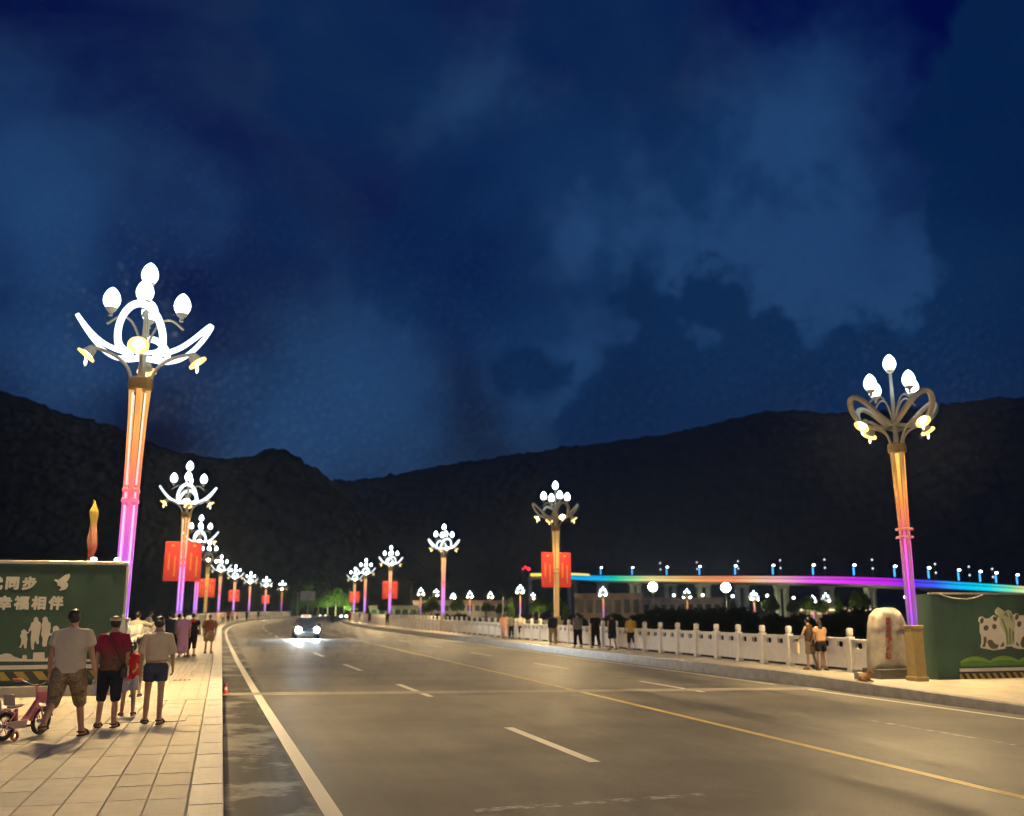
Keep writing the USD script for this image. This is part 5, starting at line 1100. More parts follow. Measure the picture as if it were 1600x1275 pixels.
for q in np.linspace(0, 1, 26):
    x = fb[0] + (ft[0] - fb[0]) * q + 0.05 * math.sin(q * 5.2) * (1 - q) + 0.03; z_ = fb[1] + 0.05 + (ft[1] - fb[1] - 0.07) * q
    wv = 0.062 * (1 - 0.25 * math.cos(q * 11)) * (1.0 if q < .82 else max(0.12, (1 - q) / .18)) * (0.75 + .5 * math.sin(q * math.pi))
    rg.append([(x + wv * (1 + 0.35 * math.cos(3 * a + 9 * q)) * math.cos(a), fy - 0.02 + 0.6 * wv * (1 + 0.3 * math.sin(4 * a + 7 * q)) * math.sin(a), z_) for a in np.arange(16) * TAU / 16])
obj('cloth', grid_closed(np.array(rg)), M_FLAG, fl_, 50)

# ================================================================== CAR
M_CARB, M_GLASS = mat('car_body_paint', (0.12, 0.14, 0.15), 0.3, metal=0.3, vary=0.03, coat=0.5), mat('car_glass', (0.012, 0.015, 0.018), 0.06, spec=0.8)
M_HEAD, M_HEAD2 = glow('headlight_full', (0.86, 0.97, 1.0), 2600.0), glow('headlight_low', (0.75, 0.92, 1.0), 500.0)
M_TAXI = glow('roof_sign_light', (1.0, 0.86, 0.66), 1.3); M_TAXIR = glow('roof_sign_red', (1.0, 0.18, 0.10), 1.0)
cxp = at(477, 997, -0.40)
car = thing('car', 'oncoming taxi with dazzling headlights and lit roof sign in the inner left lane', 'car', (cxp[0], cxp[1], zroad(cxp[0]) + 0.004), math.degrees(-0.02))
def B(x, y, z, r): return ball((x, y, z), r, 10)
low_b = hull(*[B(s * 0.80, y, z, 0.10) for s in (-1, 1) for y, z in ((-2.05, 0.42), (-2.12, 0.62), (2.1, 0.45), (2.15, 0.78))], *[B(s * 0.78, -1.1, 0.86, 0.08) for s in (-1, 1)], *[B(s * 0.78, 1.5, 0.92, 0.08) for s in (-1, 1)])
cab = hull(*[B(s * 0.72, y, 0.90, 0.06) for s in (-1, 1) for y in (-1.05, 1.75)], *[B(s * 0.55, y, 1.42, 0.06) for s in (-1, 1) for y in (-0.25, 1.0)])
arch = [Manifold.cylinder(2.2, 0.36, 0.36, 20).translate((0, 0, -1.1)).rotate((0, 90, 0)).translate((0, y, 0.32)) for y in (-1.3, 1.35)]
innr = Manifold.cube((1.2, 6, 3), True)
bodyc = union([low_b, cab]) - (arch[0] - innr) - (arch[1] - innr)
obj('body', tm(bodyc), M_CARB, car, 35)
def qd(p): return trimesh.Trimesh(np.array(p, float), np.array([(0, 1, 2), (0, 2, 3), (2, 1, 0), (3, 2, 0)]), process=False)
obj('windshield', qd([(-0.70, -1.035, 0.965), (0.70, -1.035, 0.965), (0.56, -0.315, 1.42), (-0.56, -0.315, 1.42)]), M_GLASS, car, False)
obj('rear_window', qd([(-0.66, 1.76, 0.99), (0.66, 1.76, 0.99), (0.55, 1.09, 1.42), (-0.55, 1.09, 1.42)]), M_GLASS, car, False)
for s in (-1, 1):
    for y0, y1, u0, u1 in ((-0.85, 0.33, -0.22, 0.33), (0.40, 1.45, 0.40, 0.95)):
        obj('side_window', qd([(s * 0.785, y0, 0.95), (s * 0.785, y1, 0.95), (s * 0.627, u1, 1.39), (s * 0.627, u0, 1.39)]), M_GLASS, car, False)
    obj('mirror', tm(hull(B(s * .86, -.82, .98, .05), B(s * .98, -.80, 1.0, .06))), M_CARB, car)
    for y in (-1.3, 1.35):
        wl = obj('wheel', move(lathe([(0.16, -.09), (0.30, -.10), (0.32, -.06), (0.32, .06), (0.30, .10), (0.16, .09)], 20), (s * 0.80, y, 0.32), ry=math.pi / 2), M_TYRE, car)
        obj('rim', move(lathe([(0.02, .085), (0.19, .095), (0.21, .088), (0.18, .06)], 16), (s * 0.80, y, 0.32), ry=s * math.pi / 2), M_CHROME, wl)
for s, mm in ((-1, M_HEAD), (1, M_HEAD2)):
    hd_ = obj('headlight', move(lathe([(0.02, -.03), (0.20, -0.01), (0.21, 0.03), (0.18, 0.05)], 18), (s * 0.64, -2.17, 0.64), rx=math.pi / 2), M_GLASS, car)
    obj('lamp', move(trimesh.creation.cylinder(radius=0.19, height=0.014, sections=18), (s * 0.64, -2.235, 0.64), rx=math.pi / 2), mm, hd_, False)
obj('grille', bx(-0.42, 0.42, -2.245, -2.20, 0.55, 0.70), M_TYRE, car, False)
obj('bumper', tm(hull(*[B(s * .80, -2.13, z, .09) for s in (-1, 1) for z in (.32, .42)])), M_CARB, car)
obj('number_plate', cbx(-0.22, 0.22, -2.24, -2.225, 0.36, 0.47, .004), mat('plate_blue', (0.03, 0.09, 0.30), 0.4), car, False)
rs = obj('roof_sign', cbx(-0.36, 0.36, 0.15, 0.33, 1.485, 1.68, .04), M_TAXI, car, False)
obj('sign_text_bar', bx(-0.24, 0.24, 0.143, 0.149, 1.55, 1.64), M_TAXIR, rs, False)

# distant scooter with rider, just left of the right kerb
M_SCOOT = mat('scooter_dark', (0.03, 0.03, 0.035), 0.35, coat=0.4)
sp_ = at(519.5, 973.0, -0.46)
sc_ = thing('scooter', 'distant dark scooter with a rider, in the gap between car and right kerb', 'scooter', (sp_[0], sp_[1], zroad(15) + .005), 0)
for y in (-0.6, 0.6): obj('wheel', move(torus(0.2, 0.055, 18, 6), (0, y, 0.255)), M_TYRE, sc_, True)
obj('body', tm(union([hull(ball((0, -.65, .55), (.13, .22, .12), 10), ball((0, -.05, .40), (.15, .15, .08), 10)), hull(ball((0, -.05, .30), (.17, .2, .05), 10), ball((0, .42, .32), (.15, .08, .06), 10)), hull(ball((0, .42, .35), (.17, .05, .08), 10), ball((0, .38, .92), (.12, .05, .08), 10)), hull(ball((0, .55, .45), (.07, .2, .06), 10), ball((0, .4, .6), (.06, .06, .1), 10))])), M_SCOOT, sc_, True)
obj('seat', tm(hull(ball((0, -.75, .72), (.12, .12, .05), 10), ball((0, -.1, .70), (.10, .10, .05), 10))), M_TYRE, sc_, True)
obj('handlebar', tube([(-.32, .28, 1.02), (0, .38, .98), (.32, .28, 1.02)], 0.018, 6), M_CHROME, sc_)
obj('tail_lamp', cbx(-.07, .07, -.89, -.86, .55, .62, .01), M_RED, sc_, False)
rd, _ = person('person riding the distant scooter, dark jacket', (sp_[0], sp_[1] - .3), zroad(15) + 0.20, 0, 1.66, C_BLACK, C_NAVY, dict(lsw=78, lkb=85, rsw=78, rkb=85, lab=10, rab=10, las=48, rasw=48, leb=18, reb=18, lean=6), leg_len=.06, sleeve=1.8)

# ================================================================== FAR BANK, VIADUCT, BUILDINGS
def leafy(n, blobs, size, seed):
    r = np.random.default_rng(seed); w = np.array([b[3] ** 2 for b in blobs]); pick = r.choice(len(blobs), n, p=w / w.sum())
    d = r.normal(size=(n, 3)); d /= np.linalg.norm(d, axis=1, keepdims=True); rad = r.uniform(0.55, 1.05, n) ** 0.7
    B_ = np.array([b[:3] for b in blobs])[pick]; R_ = np.array([b[3] for b in blobs])[pick]
    c = B_ + d * (rad * R_)[:, None] * [1, 1, 0.85]
    u = r.normal(size=(n, 3)); u /= np.linalg.norm(u, axis=1, keepdims=True); v = np.cross(u, r.normal(size=(n, 3))); v /= np.linalg.norm(v, axis=1, keepdims=True)
    s = size * r.uniform(.6, 1.4, n)[:, None]
    q = np.stack([c - u * s, c + v * s * .55, c + u * s, c - v * s * .55], 1).reshape(-1, 3); k = np.arange(n) * 4
    return trimesh.Trimesh(q, np.vstack([np.stack([k, k + 1, k + 2], 1), np.stack([k, k + 2, k + 3], 1)]), process=False)
def leaf_mat(name, a, b):
    return usdkit.material(stage, '/World/Looks/' + name, {'geo': N('geometry'), 'r': N('rgb_ramp', ramp=[(0, a), (1, b)]), 'd': N('diffuse_bsdf'), 't': N('translucent_bsdf'), 'm': N('mix_closure', fac=0.35)}, [('geo.random_per_island', 'r.fac'), ('r.color', 'd.color'), ('r.color', 't.color'), ('d.BSDF', 'm.closure1'), ('t.BSDF', 'm.closure2')], surface='m.closure')
M_LEAFD, M_LEAFL = leaf_mat('leaves_dark', (0.022, 0.036, 0.014), (0.055, 0.085, 0.03)), leaf_mat('leaves_light', (0.05, 0.08, 0.02), (0.12, 0.16, 0.045))
M_BARK = mat('bark', (0.09, 0.065, 0.045), 0.9, vary=0.3, scale=8)
def make_tree(name, label, cat_, loc, kind, h=1.0, group=None):
    t = thing(name, label, cat_, loc, 0, group, h)
    if kind == 'bush':
        obj('trunk', cat(tube([(0, 0, -.3), (0.1, 0, 1.0), (0.2, 0.1, 2.2)], [0.22, 0.16, 0.06], 7), tube([(0, 0, .4), (-.9, .3, 1.8)], [0.12, 0.04], 6), tube([(0, 0, .4), (1.0, -.3, 1.9)], [0.12, 0.04], 6)), M_BARK, t)
        obj('crown', leafy(2600, [(0, 0, 2.4, 2.0), (1.8, .3, 2.0, 1.5), (-1.8, -.2, 1.9, 1.6), (.3, 1.2, 1.8, 1.5), (-.6, -1.1, 1.9, 1.4), (2.7, 0, 1.3, 1.0), (-2.7, 0, 1.3, 1.0)], 0.26, 3), M_LEAFD, t, False)
    if kind == 'round':
        obj('trunk', cat(tube([(0, 0, -.5), (0.05, 0, 1.6), (0, .05, 3.4), (0.1, 0, 5.0)], [0.2, 0.16, 0.12, 0.05], 8), *[tube([(0, 0, 2.2 + .3 * i), (1.3 * math.cos(a), 1.3 * math.sin(a), 3.6 + .3 * i)], [0.08, 0.025], 6) for i, a in enumerate((0.3, 1.9, 3.3, 4.8))]), M_BARK, t)
        obj('crown', leafy(2600, [(0, 0, 4.6, 1.7), (1.1, .2, 3.9, 1.2), (-1.2, -.1, 4.0, 1.25), (.1, 1.1, 4.0, 1.2), (-.1, -1.1, 4.1, 1.2), (0.3, 0, 5.7, 1.1)], 0.22, 5), M_LEAFL, t, False)
    if kind == 'slim':
        obj('trunk', tube([(0, 0, -.5), (0, .05, 2.0), (0.05, 0, 6.0)], [0.14, 0.11, 0.03], 8), M_BARK, t)
        obj('crown', leafy(1900, [(0, 0, 2.4, 1.0), (.1, .1, 3.5, 1.05), (-.1, 0, 4.6, .85), (0, 0, 5.6, .6), (0, 0, 6.4, .35)], 0.2, 8), M_LEAFL, t, False)
    return t
def ground_z(x, y): return float(land_z(np.array([[x]]), np.array([[y]]))[0, 0])
tree_first = {}
def tree(name, label, cat_, px, D, kind, h, py=960, sink=0.0, group=None):
    p = far(px, py, D); z_ = max(ground_z(p[0], p[1]), -1.9) - sink
    if kind not in tree_first: tree_first[kind] = make_tree(name, label, cat_, (p[0], p[1], z_), kind, h, group)
    else: copy_of(tree_first[kind], label, (p[0], p[1], z_), rng.uniform(0, 360), h, cat=cat_, group=group, name=name)
# ---- promenade lamps: the same magnolia lamps, far across the water
prom = [(657, 918, 957, 'A', 'promenade lamp in front of the small pink sign board'), (681, 920, 956, 'B', 'promenade lamp just left of the third right-hand magnolia lamp'), (708, 926, 956, 'A', 'promenade lamp just right of the third right-hand magnolia lamp'), (734, 923, 958, 'A', 'promenade lamp over the pale wall, left one of two alike'), (766, 924, 957, 'A', 'promenade lamp over the pale wall, right one of two alike'), (813, 913, 959, 'A', 'promenade lamp between the two yellow-lit trees'), (833, 926, 958, 'C', 'short promenade lamp with pale post just left of the golden lamp'),
        (943, 916, 964, 'A', 'promenade lamp in front of the flat-roofed pavilion'), (1075, 919, 968, 'B', 'promenade lamp partly hidden by the dark shrubs, between the two floodlights'), (1180, 922, 971, 'A', 'promenade lamp with white to purple post right of the floodlights'), (1272, 929, 968, 'A', 'promenade lamp above the couple, left of two'), (1293, 925, 972, 'A', 'promenade lamp above the couple, right of two')]
PL = {}
for px, y0, y1, k, lab in prom:
    D = 7.7 * 1450 / (y1 - y0) * 1.0
    pb, pt_ = far(px, y1, D), far(px, y0, D)
    PL[px] = (pb, D)
    src = {'A': lampA, 'B': lampB, 'C': lampC}[k]
    copy_of(src, lab, (pb[0], pb[1], pb[2] - 1.45), 17 + rng.uniform(-20, 20), (pt_[2] - pb[2]) / 7.66, cat='street lamp', group='small magnolia lamps on the far bank', name='promenade_lamp')
    for_base = pb[2] - 1.45
    gz_ = ground_z(pb[0], pb[1])
    if gz_ < for_base - 0.2:
        bp = obj('lamp_footing', cbx(pb[0] - .5, pb[0] + .5, pb[1] - .5, pb[1] + .5, gz_ - .3, for_base + .01, .05), M_CONC, None, False); tag(bp, kind='structure')
# ---- far quay wall and promenade
M_QUAY = mat('quay_wall', (0.22, 0.20, 0.17), 0.85, vary=0.25, scale=0.8, coords='world')
qp = [far(px, 958, D) for px, D in ((560, 300), (640, 292), (735, 300), (800, 262), (900, 236), (1000, 232), (1090, 226), (1200, 228), (1300, 226), (1420, 220), (1560, 214), (1800, 210))]
def wall_line(name, label, pts, z0, z1, th, m, cat_=None, piece=None):
    t = thing(name, label, cat_ or 'wall')
    for a, b in zip(pts[:-1], pts[1:]):
        d = b - a; L_ = float(np.hypot(d[0], d[1])); n_ = max(1, int(L_ / 9))
        for k in range(n_):
            q = a + d * (k + .5) / n_; l = L_ / n_ / 2 - 0.03
            obj(piece or 'wall_panel', move(cbx(-l, l, -th, th, z0, z1, .04), (q[0], q[1], 0), math.atan2(d[1], d[0])), m, t, False)
    return t
wall_line('quay_wall', 'low pale wall running along the far bank below the promenade lamps', qp, -4.5, -0.9, 0.25, M_QUAY)
# ---- buildings
M_PLAST, M_ROOF, M_DARKW = mat('plaster_tan', (0.30, 0.22, 0.17), 0.85, vary=0.15, scale=0.7), mat('roof_fascia', (0.26, 0.18, 0.14), 0.8, vary=0.1), mat('dark_opening', (0.02, 0.02, 0.022), 0.3)
M_WARMW = glow('lit_window_warm', (1.0, 0.72, 0.36), 0.7); M_COOLW = glow('lit_eaves_warm', (1.0, 0.85, 0.5), 1.6)
def building(label, px0, px1, pyt, pyb, D, dep, m, bays, open_=0.75, lit=(), eave=True, cat_='building'):
    a, b = far(px0, 955, D), far(px1, 955, D); zt = far((px0 + px1) / 2, pyt, D)[2]; zb = far((px0 + px1) / 2, pyb, D)[2]
    d = b - a; L_ = float(np.hypot(d[0], d[1])); rz = math.atan2(d[1], d[0])
    gz_ = min(ground_z(a[0], a[1]), ground_z(b[0], b[1])) - .4
    t = thing('building', label, cat_, (a[0], a[1], 0), math.degrees(rz))
    h = zt - zb
    obj('wall', bx(0, L_, 0.3, dep, min(gz_, zb), zt - 0.25), m, t, False)
    if eave: obj('fascia', cbx(-.5, L_ + .5, -0.6, dep + .4, zt - 0.9 - .1 * h, zt, .05), M_ROOF, t, False)
    w_ = L_ / bays
    for i in range(bays):
        obj('pillar', bx(i * w_ - .2, i * w_ + .2, -0.1, 0.29, min(gz_, zb), zt - 0.9), m, t, False)
        obj('window', bx(i * w_ + .5, (i + 1) * w_ - .5, 0.22, 0.29, zb + h * .12, zb + h * open_), M_WARMW if i in lit else M_DARKW, t, False)
    return t
building('flat-roofed pavilion with broad tan fascia behind the five walkers', 900, 1002, 927, 962, 262, 14, M_PLAST, 7, .72)
building('long low building with tan wall right of the pavilion, under the viaduct', 1003, 1128, 934, 960, 285, 12, M_PLAST, 9, .6)
building('pale long building behind the promenade lamps, left of the golden lamp', 655, 800, 938, 957, 330, 12, mat('plaster_pale', (0.34, 0.33, 0.29), 0.85, vary=0.15, scale=0.6), 12, .6)
building('pale grey building behind the distant right-hand lamps', 578, 652, 946, 962, 340, 12, mat('plaster_pale', (0.34, 0.33, 0.29), 0.85), 6, .6)
eb = building('low pavilion with glowing eaves behind the couple at the right parapet', 1238, 1335, 948, 962, 300, 10, M_PLAST, 8, .6, lit=(2, 3))
a_, b_ = far(1245, 953, 298.5), far(1333, 953, 298.5)
el = obj('eaves_light', tube([a_, b_], 0.28, 6), M_COOLW, None); tag(el, 'long glowing light line under the eaves behind the couple', 'light line')
a_, b_ = far(1340, 953, 298.5), far(1400, 953, 298.5)
el = obj('eaves_light', tube([a_, b_], 0.28, 6), M_COOLW, None); tag(el, 'glowing light line half hidden by the inscribed stone', 'light line')
# reddish terrace by the water
pa, pb2 = far(1183, 969, 215), far(1228, 968.5, 215)
tr_ = obj('terrace', move(cbx(0, float(np.hypot(*(pb2 - pa)[:2])), 0, 6, -2.6, pa[2] + .3, .1), (pa[0], pa[1], 0), math.atan2((pb2 - pa)[1], (pb2 - pa)[0])), mat('terrace_red', (0.32, 0.12, 0.10), 0.8, vary=0.2, scale=1)); tag(tr_, 'reddish terrace at the foot of the white to purple promenade lamp', 'terrace')
# ---- floodlights on masts
M_FLOODW = glow('mast_floodlight', (1.0, 0.96, 0.78), 260.0)
for px, py, D, lab in ((1020, 917, 240, 'left one of two dazzling floodlights below the viaduct'), (1134, 918, 236, 'right one of two dazzling floodlights below the viaduct')):
    p = far(px, py, D); gz_ = ground_z(p[0], p[1])
    t = thing('floodlight_mast', lab, 'floodlight', (p[0], p[1], 0), math.degrees(math.atan2(p[1], p[0])) - 90)
    obj('mast', tube([(0, 0.25, gz_ - .4), (0, 0.25, p[2] + .6)], [0.16, 0.1], 8), M_STEEL, t)
    obj('housing', move(trimesh.creation.cylinder(radius=1.12, height=0.3, sections=20), (0, 0.16, p[2]), rx=math.pi / 2), M_STEEL, t, 40)
    obj('lamp', move(trimesh.creation.cylinder(radius=1.05, height=0.03, sections=20), (0, -0.02, p[2]), rx=math.pi / 2), M_FLOODW, t, False)
# small globe lights along the quay
for i, (px, py, D) in enumerate([(1053, 930, 280), (1098, 930, 278), (1145, 931.5, 270), (1199, 931, 270), (1240, 934, 300), (1415, 933, 260)]):
    p = far(px, py, D); gz_ = ground_z(p[0], p[1])
    lab = ('globe light on a post left of the hidden promenade lamp', 'globe light on a post right of the hidden promenade lamp', 'globe light below the right floodlight', 'globe light beside the viaduct pier right of the floodlights', 'bluish globe light between the two promenade lamp groups', 'globe light seen just left of the near right-hand lamp post')[i]
    t = thing('globe_light', lab, 'globe light', (p[0], p[1], 0), 0, 'small globe lights on the far bank')
    obj('post', tube([(0, 0, gz_ - .3), (0, 0, p[2] - .4)], 0.08, 6), M_STEEL, t)
    obj('globe', move(EGG, (0, 0, p[2] - .45)).apply_translation([0, 0, 0]) if False else trimesh.creation.icosphere(2, 0.42).apply_translation([0, 0, p[2]]), M_GLOBE, t, True)
# ---- trees
G2 = 'trees along the far bank'
for px, D, kind, h, lab in [(842, 236, 'round', 1.0, 'yellow-lit round tree right of the promenade lamp'), (798, 246, 'slim', 1.0, 'slim yellow-green tree left of the promenade lamp'), (674, 286, 'round', 1.1, 'round tree left of the third right-hand lamp'), (715, 292, 'round', 1.1, 'round tree right of the third right-hand lamp'), (664, 296, 'round', 0.8, 'small tree beside the pink sign board'),
                            (1205, 226, 'round', 0.95, 'lit tree right of the white to purple promenade lamp'), (1265, 274, 'round', 1.1, 'yellow-lit tree behind the left one of two lamps above the couple'), (1285, 236, 'round', .8, 'yellow-lit small tree behind the right one of two lamps above the couple'), (1311, 234, 'slim', 1.0, 'slim lit tree right of the two lamps above the couple'), (1240, 262, 'round', 0.9, 'dim tree left of the two lamps above the couple'),
                            (1146, 250, 'slim', 0.9, 'dim slim tree under the right floodlight'), (1345, 240, 'round', 1.2, 'dark round tree left of the inscribed stone'), (870, 250, 'round', 1.0, 'dark tree behind the golden lamp'), (885, 246, 'slim', .8, 'dark slim tree right of the golden lamp'), (760, 318, 'round', .9, 'dim tree behind the right one of two alike promenade lamps'), (782, 300, 'round', .8, 'dim tree left of the slim yellow-green tree')]:
    tree('tree', lab, 'tree', px, D, kind, h, group=G2)
G3 = 'dark shrubs on the bank below the viaduct'
for i, (px, D, h, py, lab) in enumerate([(1060, 165, 1.8, 0, 'dark shrub mound left of the lower right floodlight'), (1095, 170, 2.0, 0, 'broad dark shrub between floodlight and promenade lamp'), (1128, 160, 1.7, 0, 'dark shrub right below the right floodlight'), (1028, 172, 1.4, 0, 'dark shrub below the left floodlight'), (1160, 158, 1.5, 0, 'dark shrub left of the white to purple promenade lamp'), (1330, 150, 1.7, 0, 'dark shrub above the last parapet panels'), (1355, 160, 2.0, 0, 'tall dark shrub beside the inscribed stone'), (1250, 150, 1.2, 0, 'dark shrub left of the couple'), (1210, 155, 1.2, 0, 'dark shrub below the reddish terrace'), (1000, 180, 1.2, 0, 'dark shrub at the pavilion corner'),
                                         (690, 250, 1.5, 0, 'dark shrub left of the third right-hand lamp foot'), (718, 245, 1.6, 0, 'dark shrub right of the third right-hand lamp foot'), (960, 190, 1.1, 0, 'dark shrub before the pavilion'), (900, 200, 1.0, 0, 'dark shrub right of the golden lamp foot'), (1300, 160, 1.2, 0, 'dark shrub right of the couple')]):
    p = far(px, 960, D); gz_ = ground_z(p[0], p[1])
    top_z = {0: 2.0}.get(py, 2.0)
    k = 4.2 * h
    zt_ = EYE + (953 - (948 if D < 200 and h > 1.3 else 957)) / 1450 * D
    loc = (p[0], p[1], zt_ - 4.2 * h)
    if gz_ < loc[2] - 0.5:   # it grows on a knoll of the bank
        kn_ = obj('bank_knoll', lathe([(7 * h, gz_ - 1), (4.6 * h, (gz_ + loc[2]) / 2), (2.4 * h, loc[2] + .2), (.3, loc[2] + .5)], 14).apply_translation([p[0], p[1], 0]), M_LAND, None, True); tag(kn_, kind='structure')
    if 'bush' not in tree_first: tree_first['bush'] = make_tree('shrub', lab, 'shrub', loc, 'bush', h, G3)
    else: copy_of(tree_first['bush'], lab, loc, rng.uniform(0, 360), h, cat='shrub', group=G3, name='shrub')
# ---- the end of the road: trees lit green beyond the bend, road sign, garden lights, street light
G4 = 'trees beyond the end of the bridge'
for px, D, kind, h, lab in [(524, 318, 'round', 1.55, 'large bright green tree at the end of the road'), (537, 330, 'round', 1.3, 'bright green tree right of the largest one at the end of the road'), (512, 330, 'round', 1.35, 'green tree left of the largest one at the end of the road'), (497, 340, 'round', 1.5, 'dim green tree behind the taxi'), (481, 345, 'round', 1.9, 'tall dim tree under the white road sign'), (548, 312, 'round', 1.0, 'small green tree at the right end of the far tree group'), (466, 350, 'slim', 2.0, 'slim dim tree left of the white road sign'), (505, 370, 'slim', 2.6, 'tall slim dark tree behind the bright green trees'), (488, 365, 'slim', 2.7, 'tall slim tree above the white road sign'), (455, 380, 'round', 2.0, 'dark tree right of the farthest left lamp'), (600, 300, 'round', 1.0, 'dark tree behind the distant right-hand lamps')]:
    tree('tree', lab, 'tree', px, D, kind, h, group=G4)
M_GARD = glow('garden_light', (1.0, 0.98, 0.80), 7.0)
for i, (px, py, D) in enumerate([(500, 966, 290), (508.5, 966, 288), (533, 965, 285), (541, 963, 282)]):
    p = far(px, 963, D); gz_ = max(ground_z(p[0], p[1]), -1.5)
    t = thing('garden_light', ('garden light farthest left below the far trees', 'garden light second from left below the far trees', 'garden light below the bright green trees', 'garden light nearest the right kerb end')[i], 'garden light', (p[0], p[1], 0), 0, 'garden lights below the far trees')
    obj('post', tube([(0, 0, gz_ - .3), (0, 0, p[2] - .25)], 0.07, 6), M_STEEL, t)
    obj('globe', trimesh.creation.icosphere(2, 0.36).apply_translation([0, 0, p[2]]), M_GARD, t, True)
# uplights set in the ground before the trees
def uplight(label, px, D, color, strength, size=0.7):
    p = far(px, 960, D); gz_ = max(ground_z(p[0], p[1]), -1.5); rz_ = math.degrees(math.atan2(p[1], p[0])) - 90
    t = thing('uplight', label, 'uplight', (p[0], p[1], gz_), rz_, 'uplights before the far trees')
    obj('housing', move(cbx(-size * .6, size * .6, -0.12, 0.10, -size * .4, size * .4, .03), (0, 0, .5), rx=math.radians(32)), M_STEEL, t, False)
    obj('foot', bx(-.1, .1, -.1, .1, -.3, .3), M_STEEL, t, False)
    obj('lamp', move(bx(-size * .55, size * .55, 0.104, 0.115, -size * .35, size * .35), (0, 0, .5), rx=math.radians(32)), glow(f'uplight_{int(strength)}_{int(color[0] * 100)}', color, strength), t, False)
uplight('uplight below the bright green trees at the end of the road', 526, 305, (0.80, 1.0, 0.45), 13000.0)
uplight('uplight below the dim trees behind the taxi', 500, 322, (0.70, 1.0, 0.50), 3000.0)
uplight('uplight below the yellow-lit round tree', 842, 229, (1.0, 0.95, 0.35), 1100.0)
uplight('uplight below the slim yellow-green tree', 798, 239, (1.0, 1.0, 0.40), 800.0)
uplight('uplight below the lit tree right of the white to purple lamp', 1206, 219, (1.0, 1.0, 0.45), 700.0)
uplight('uplight below the yellow-lit tree above the couple', 1266, 266, (1.0, 0.9, 0.35), 1100.0)
uplight('uplight below the slim lit tree above the couple', 1311, 228, (1.0, 0.95, 0.40), 700.0)
uplight('uplight below the round tree right of the third right-hand lamp', 714, 284, (0.9, 1.0, 0.5), 500.0)
M_BOARD, M_BTXT = mat('road_sign_white', (0.62, 0.60, 0.52), 0.5, vary=0.04), mat('road_sign_grey', (0.30, 0.30, 0.28), 0.6)
sg = far(481, 931, 292); rot = math.degrees(math.atan2(sg[1], sg[0])) - 90
t = thing('road_sign', 'white road sign board on a tall post above the taxi', 'road sign', (sg[0], sg[1], 0), rot)
obj('board', cbx(-2.15, 2.15, -0.05, 0.05, sg[2] - 1.35, sg[2] + 1.35, .02), M_BOARD, t, False)
for k in range(3): obj('text_line', bx(-1.85, 1.85 - .5 * k, -0.06, -0.052, sg[2] + .55 - .75 * k, sg[2] + .78 - .75 * k), M_BTXT, t, False)
obj('post', cat(tube([(-2.9, 0.1, -1.8), (-2.9, 0.1, sg[2] + 1.0)], 0.14, 8), tube([(-2.9, 0.1, sg[2] + .6), (2.0, 0.1, sg[2] + .6)], 0.07, 8), tube([(-2.9, 0.1, sg[2] - .6), (2.0, 0.1, sg[2] - .6)], 0.07, 8)), M_STEEL, t)
pk = far(650, 942, 296)
t = thing('sign_board', 'small pale pink sign board on two posts beyond the right parapet', 'sign board', (pk[0], pk[1], 0), 12)
obj('board', cbx(-1.0, 1.0, -0.05, 0.05, pk[2] - .75, pk[2] + .75, .02), mat('sign_pink', (0.55, 0.36, 0.30), 0.6), t, False)
for s in (-.8, .8): obj('post', cyl((s, .12, -2), (s, .12, pk[2] + .7), 0.07, 6), M_STEEL, t)
ml, mb = far(643, 910, 300), far(643, 957, 300)
t = thing('street_light', 'tall unlit grey double-arm street light beyond the right parapet', 'street light', (ml[0], ml[1], 0), 10)
obj('pole', tube([(0, 0, -2), (0, 0, ml[2])], [0.16, 0.08], 8), M_STEEL, t)
for s in (-1, 1):
    obj('arm', tube([(0, 0, ml[2] - .1), (s * .7, 0, ml[2] + .15), (s * 1.1, 0, ml[2] + .2)], 0.05, 6), M_STEEL, t)
    obj('head', cbx(s * 1.2 - .4, s * 1.2 + .4, -.15, .15, ml[2] + .12, ml[2] + .26, .04), M_STEEL, t, False)
for px, py0, lab in ((786, 934, 'thin white mast with small lamp left of the golden lamp'),):
    p = far(px, py0, 250); t = thing('mast', lab, 'mast', (p[0], p[1], 0)); obj('pole', tube([(0, 0, -2.2), (0, 0, p[2])], [0.12, 0.08], 6), M_BOARD, t); obj('cap', trimesh.creation.icosphere(1, .16).apply_translation([0, 0, p[2] + .1]), M_BOARD, t)

# ---- viaduct with rainbow lines of light
VIA = [(700, 897, 700), (800, 899, 690), (885, 902.0, 650), (940, 904.0, 615), (1040, 905.0, 560), (1120, 905.5, 515), (1206, 906.0, 480), (1290, 907, 455), (1366, 909.0, 440), (1440, 912.5, 440), (1500, 916, 452), (1560, 919.5, 480), (1600, 922.0, 510), (1640, 924.0, 550), (1680, 926, 600), (1760, 930, 720), (1850, 933, 880)]
from scipy.interpolate import PchipInterpolator
vx = np.array([v[0] for v in VIA], float); fpy, fD = PchipInterpolator(vx, [v[1] for v in VIA]), PchipInterpolator(vx, [v[2] for v in VIA])
def via(px, up=0.0, back=0.0):
    """a point of the viaduct's near edge; up and back in metres"""
    p = far(px, float(fpy(px)), float(fD(px))); q = far(px + 2, float(fpy(px + 2)), float(fD(px + 2))); d = (q - p)[:2]; d /= np.hypot(*d); n_ = np.array([-d[1], d[0]])
    if np.dot(n_, p[:2]) < 0: n_ = -n_
    return np.array([p[0] + n_[0] * back, p[1] + n_[1] * back, p[2] + up])
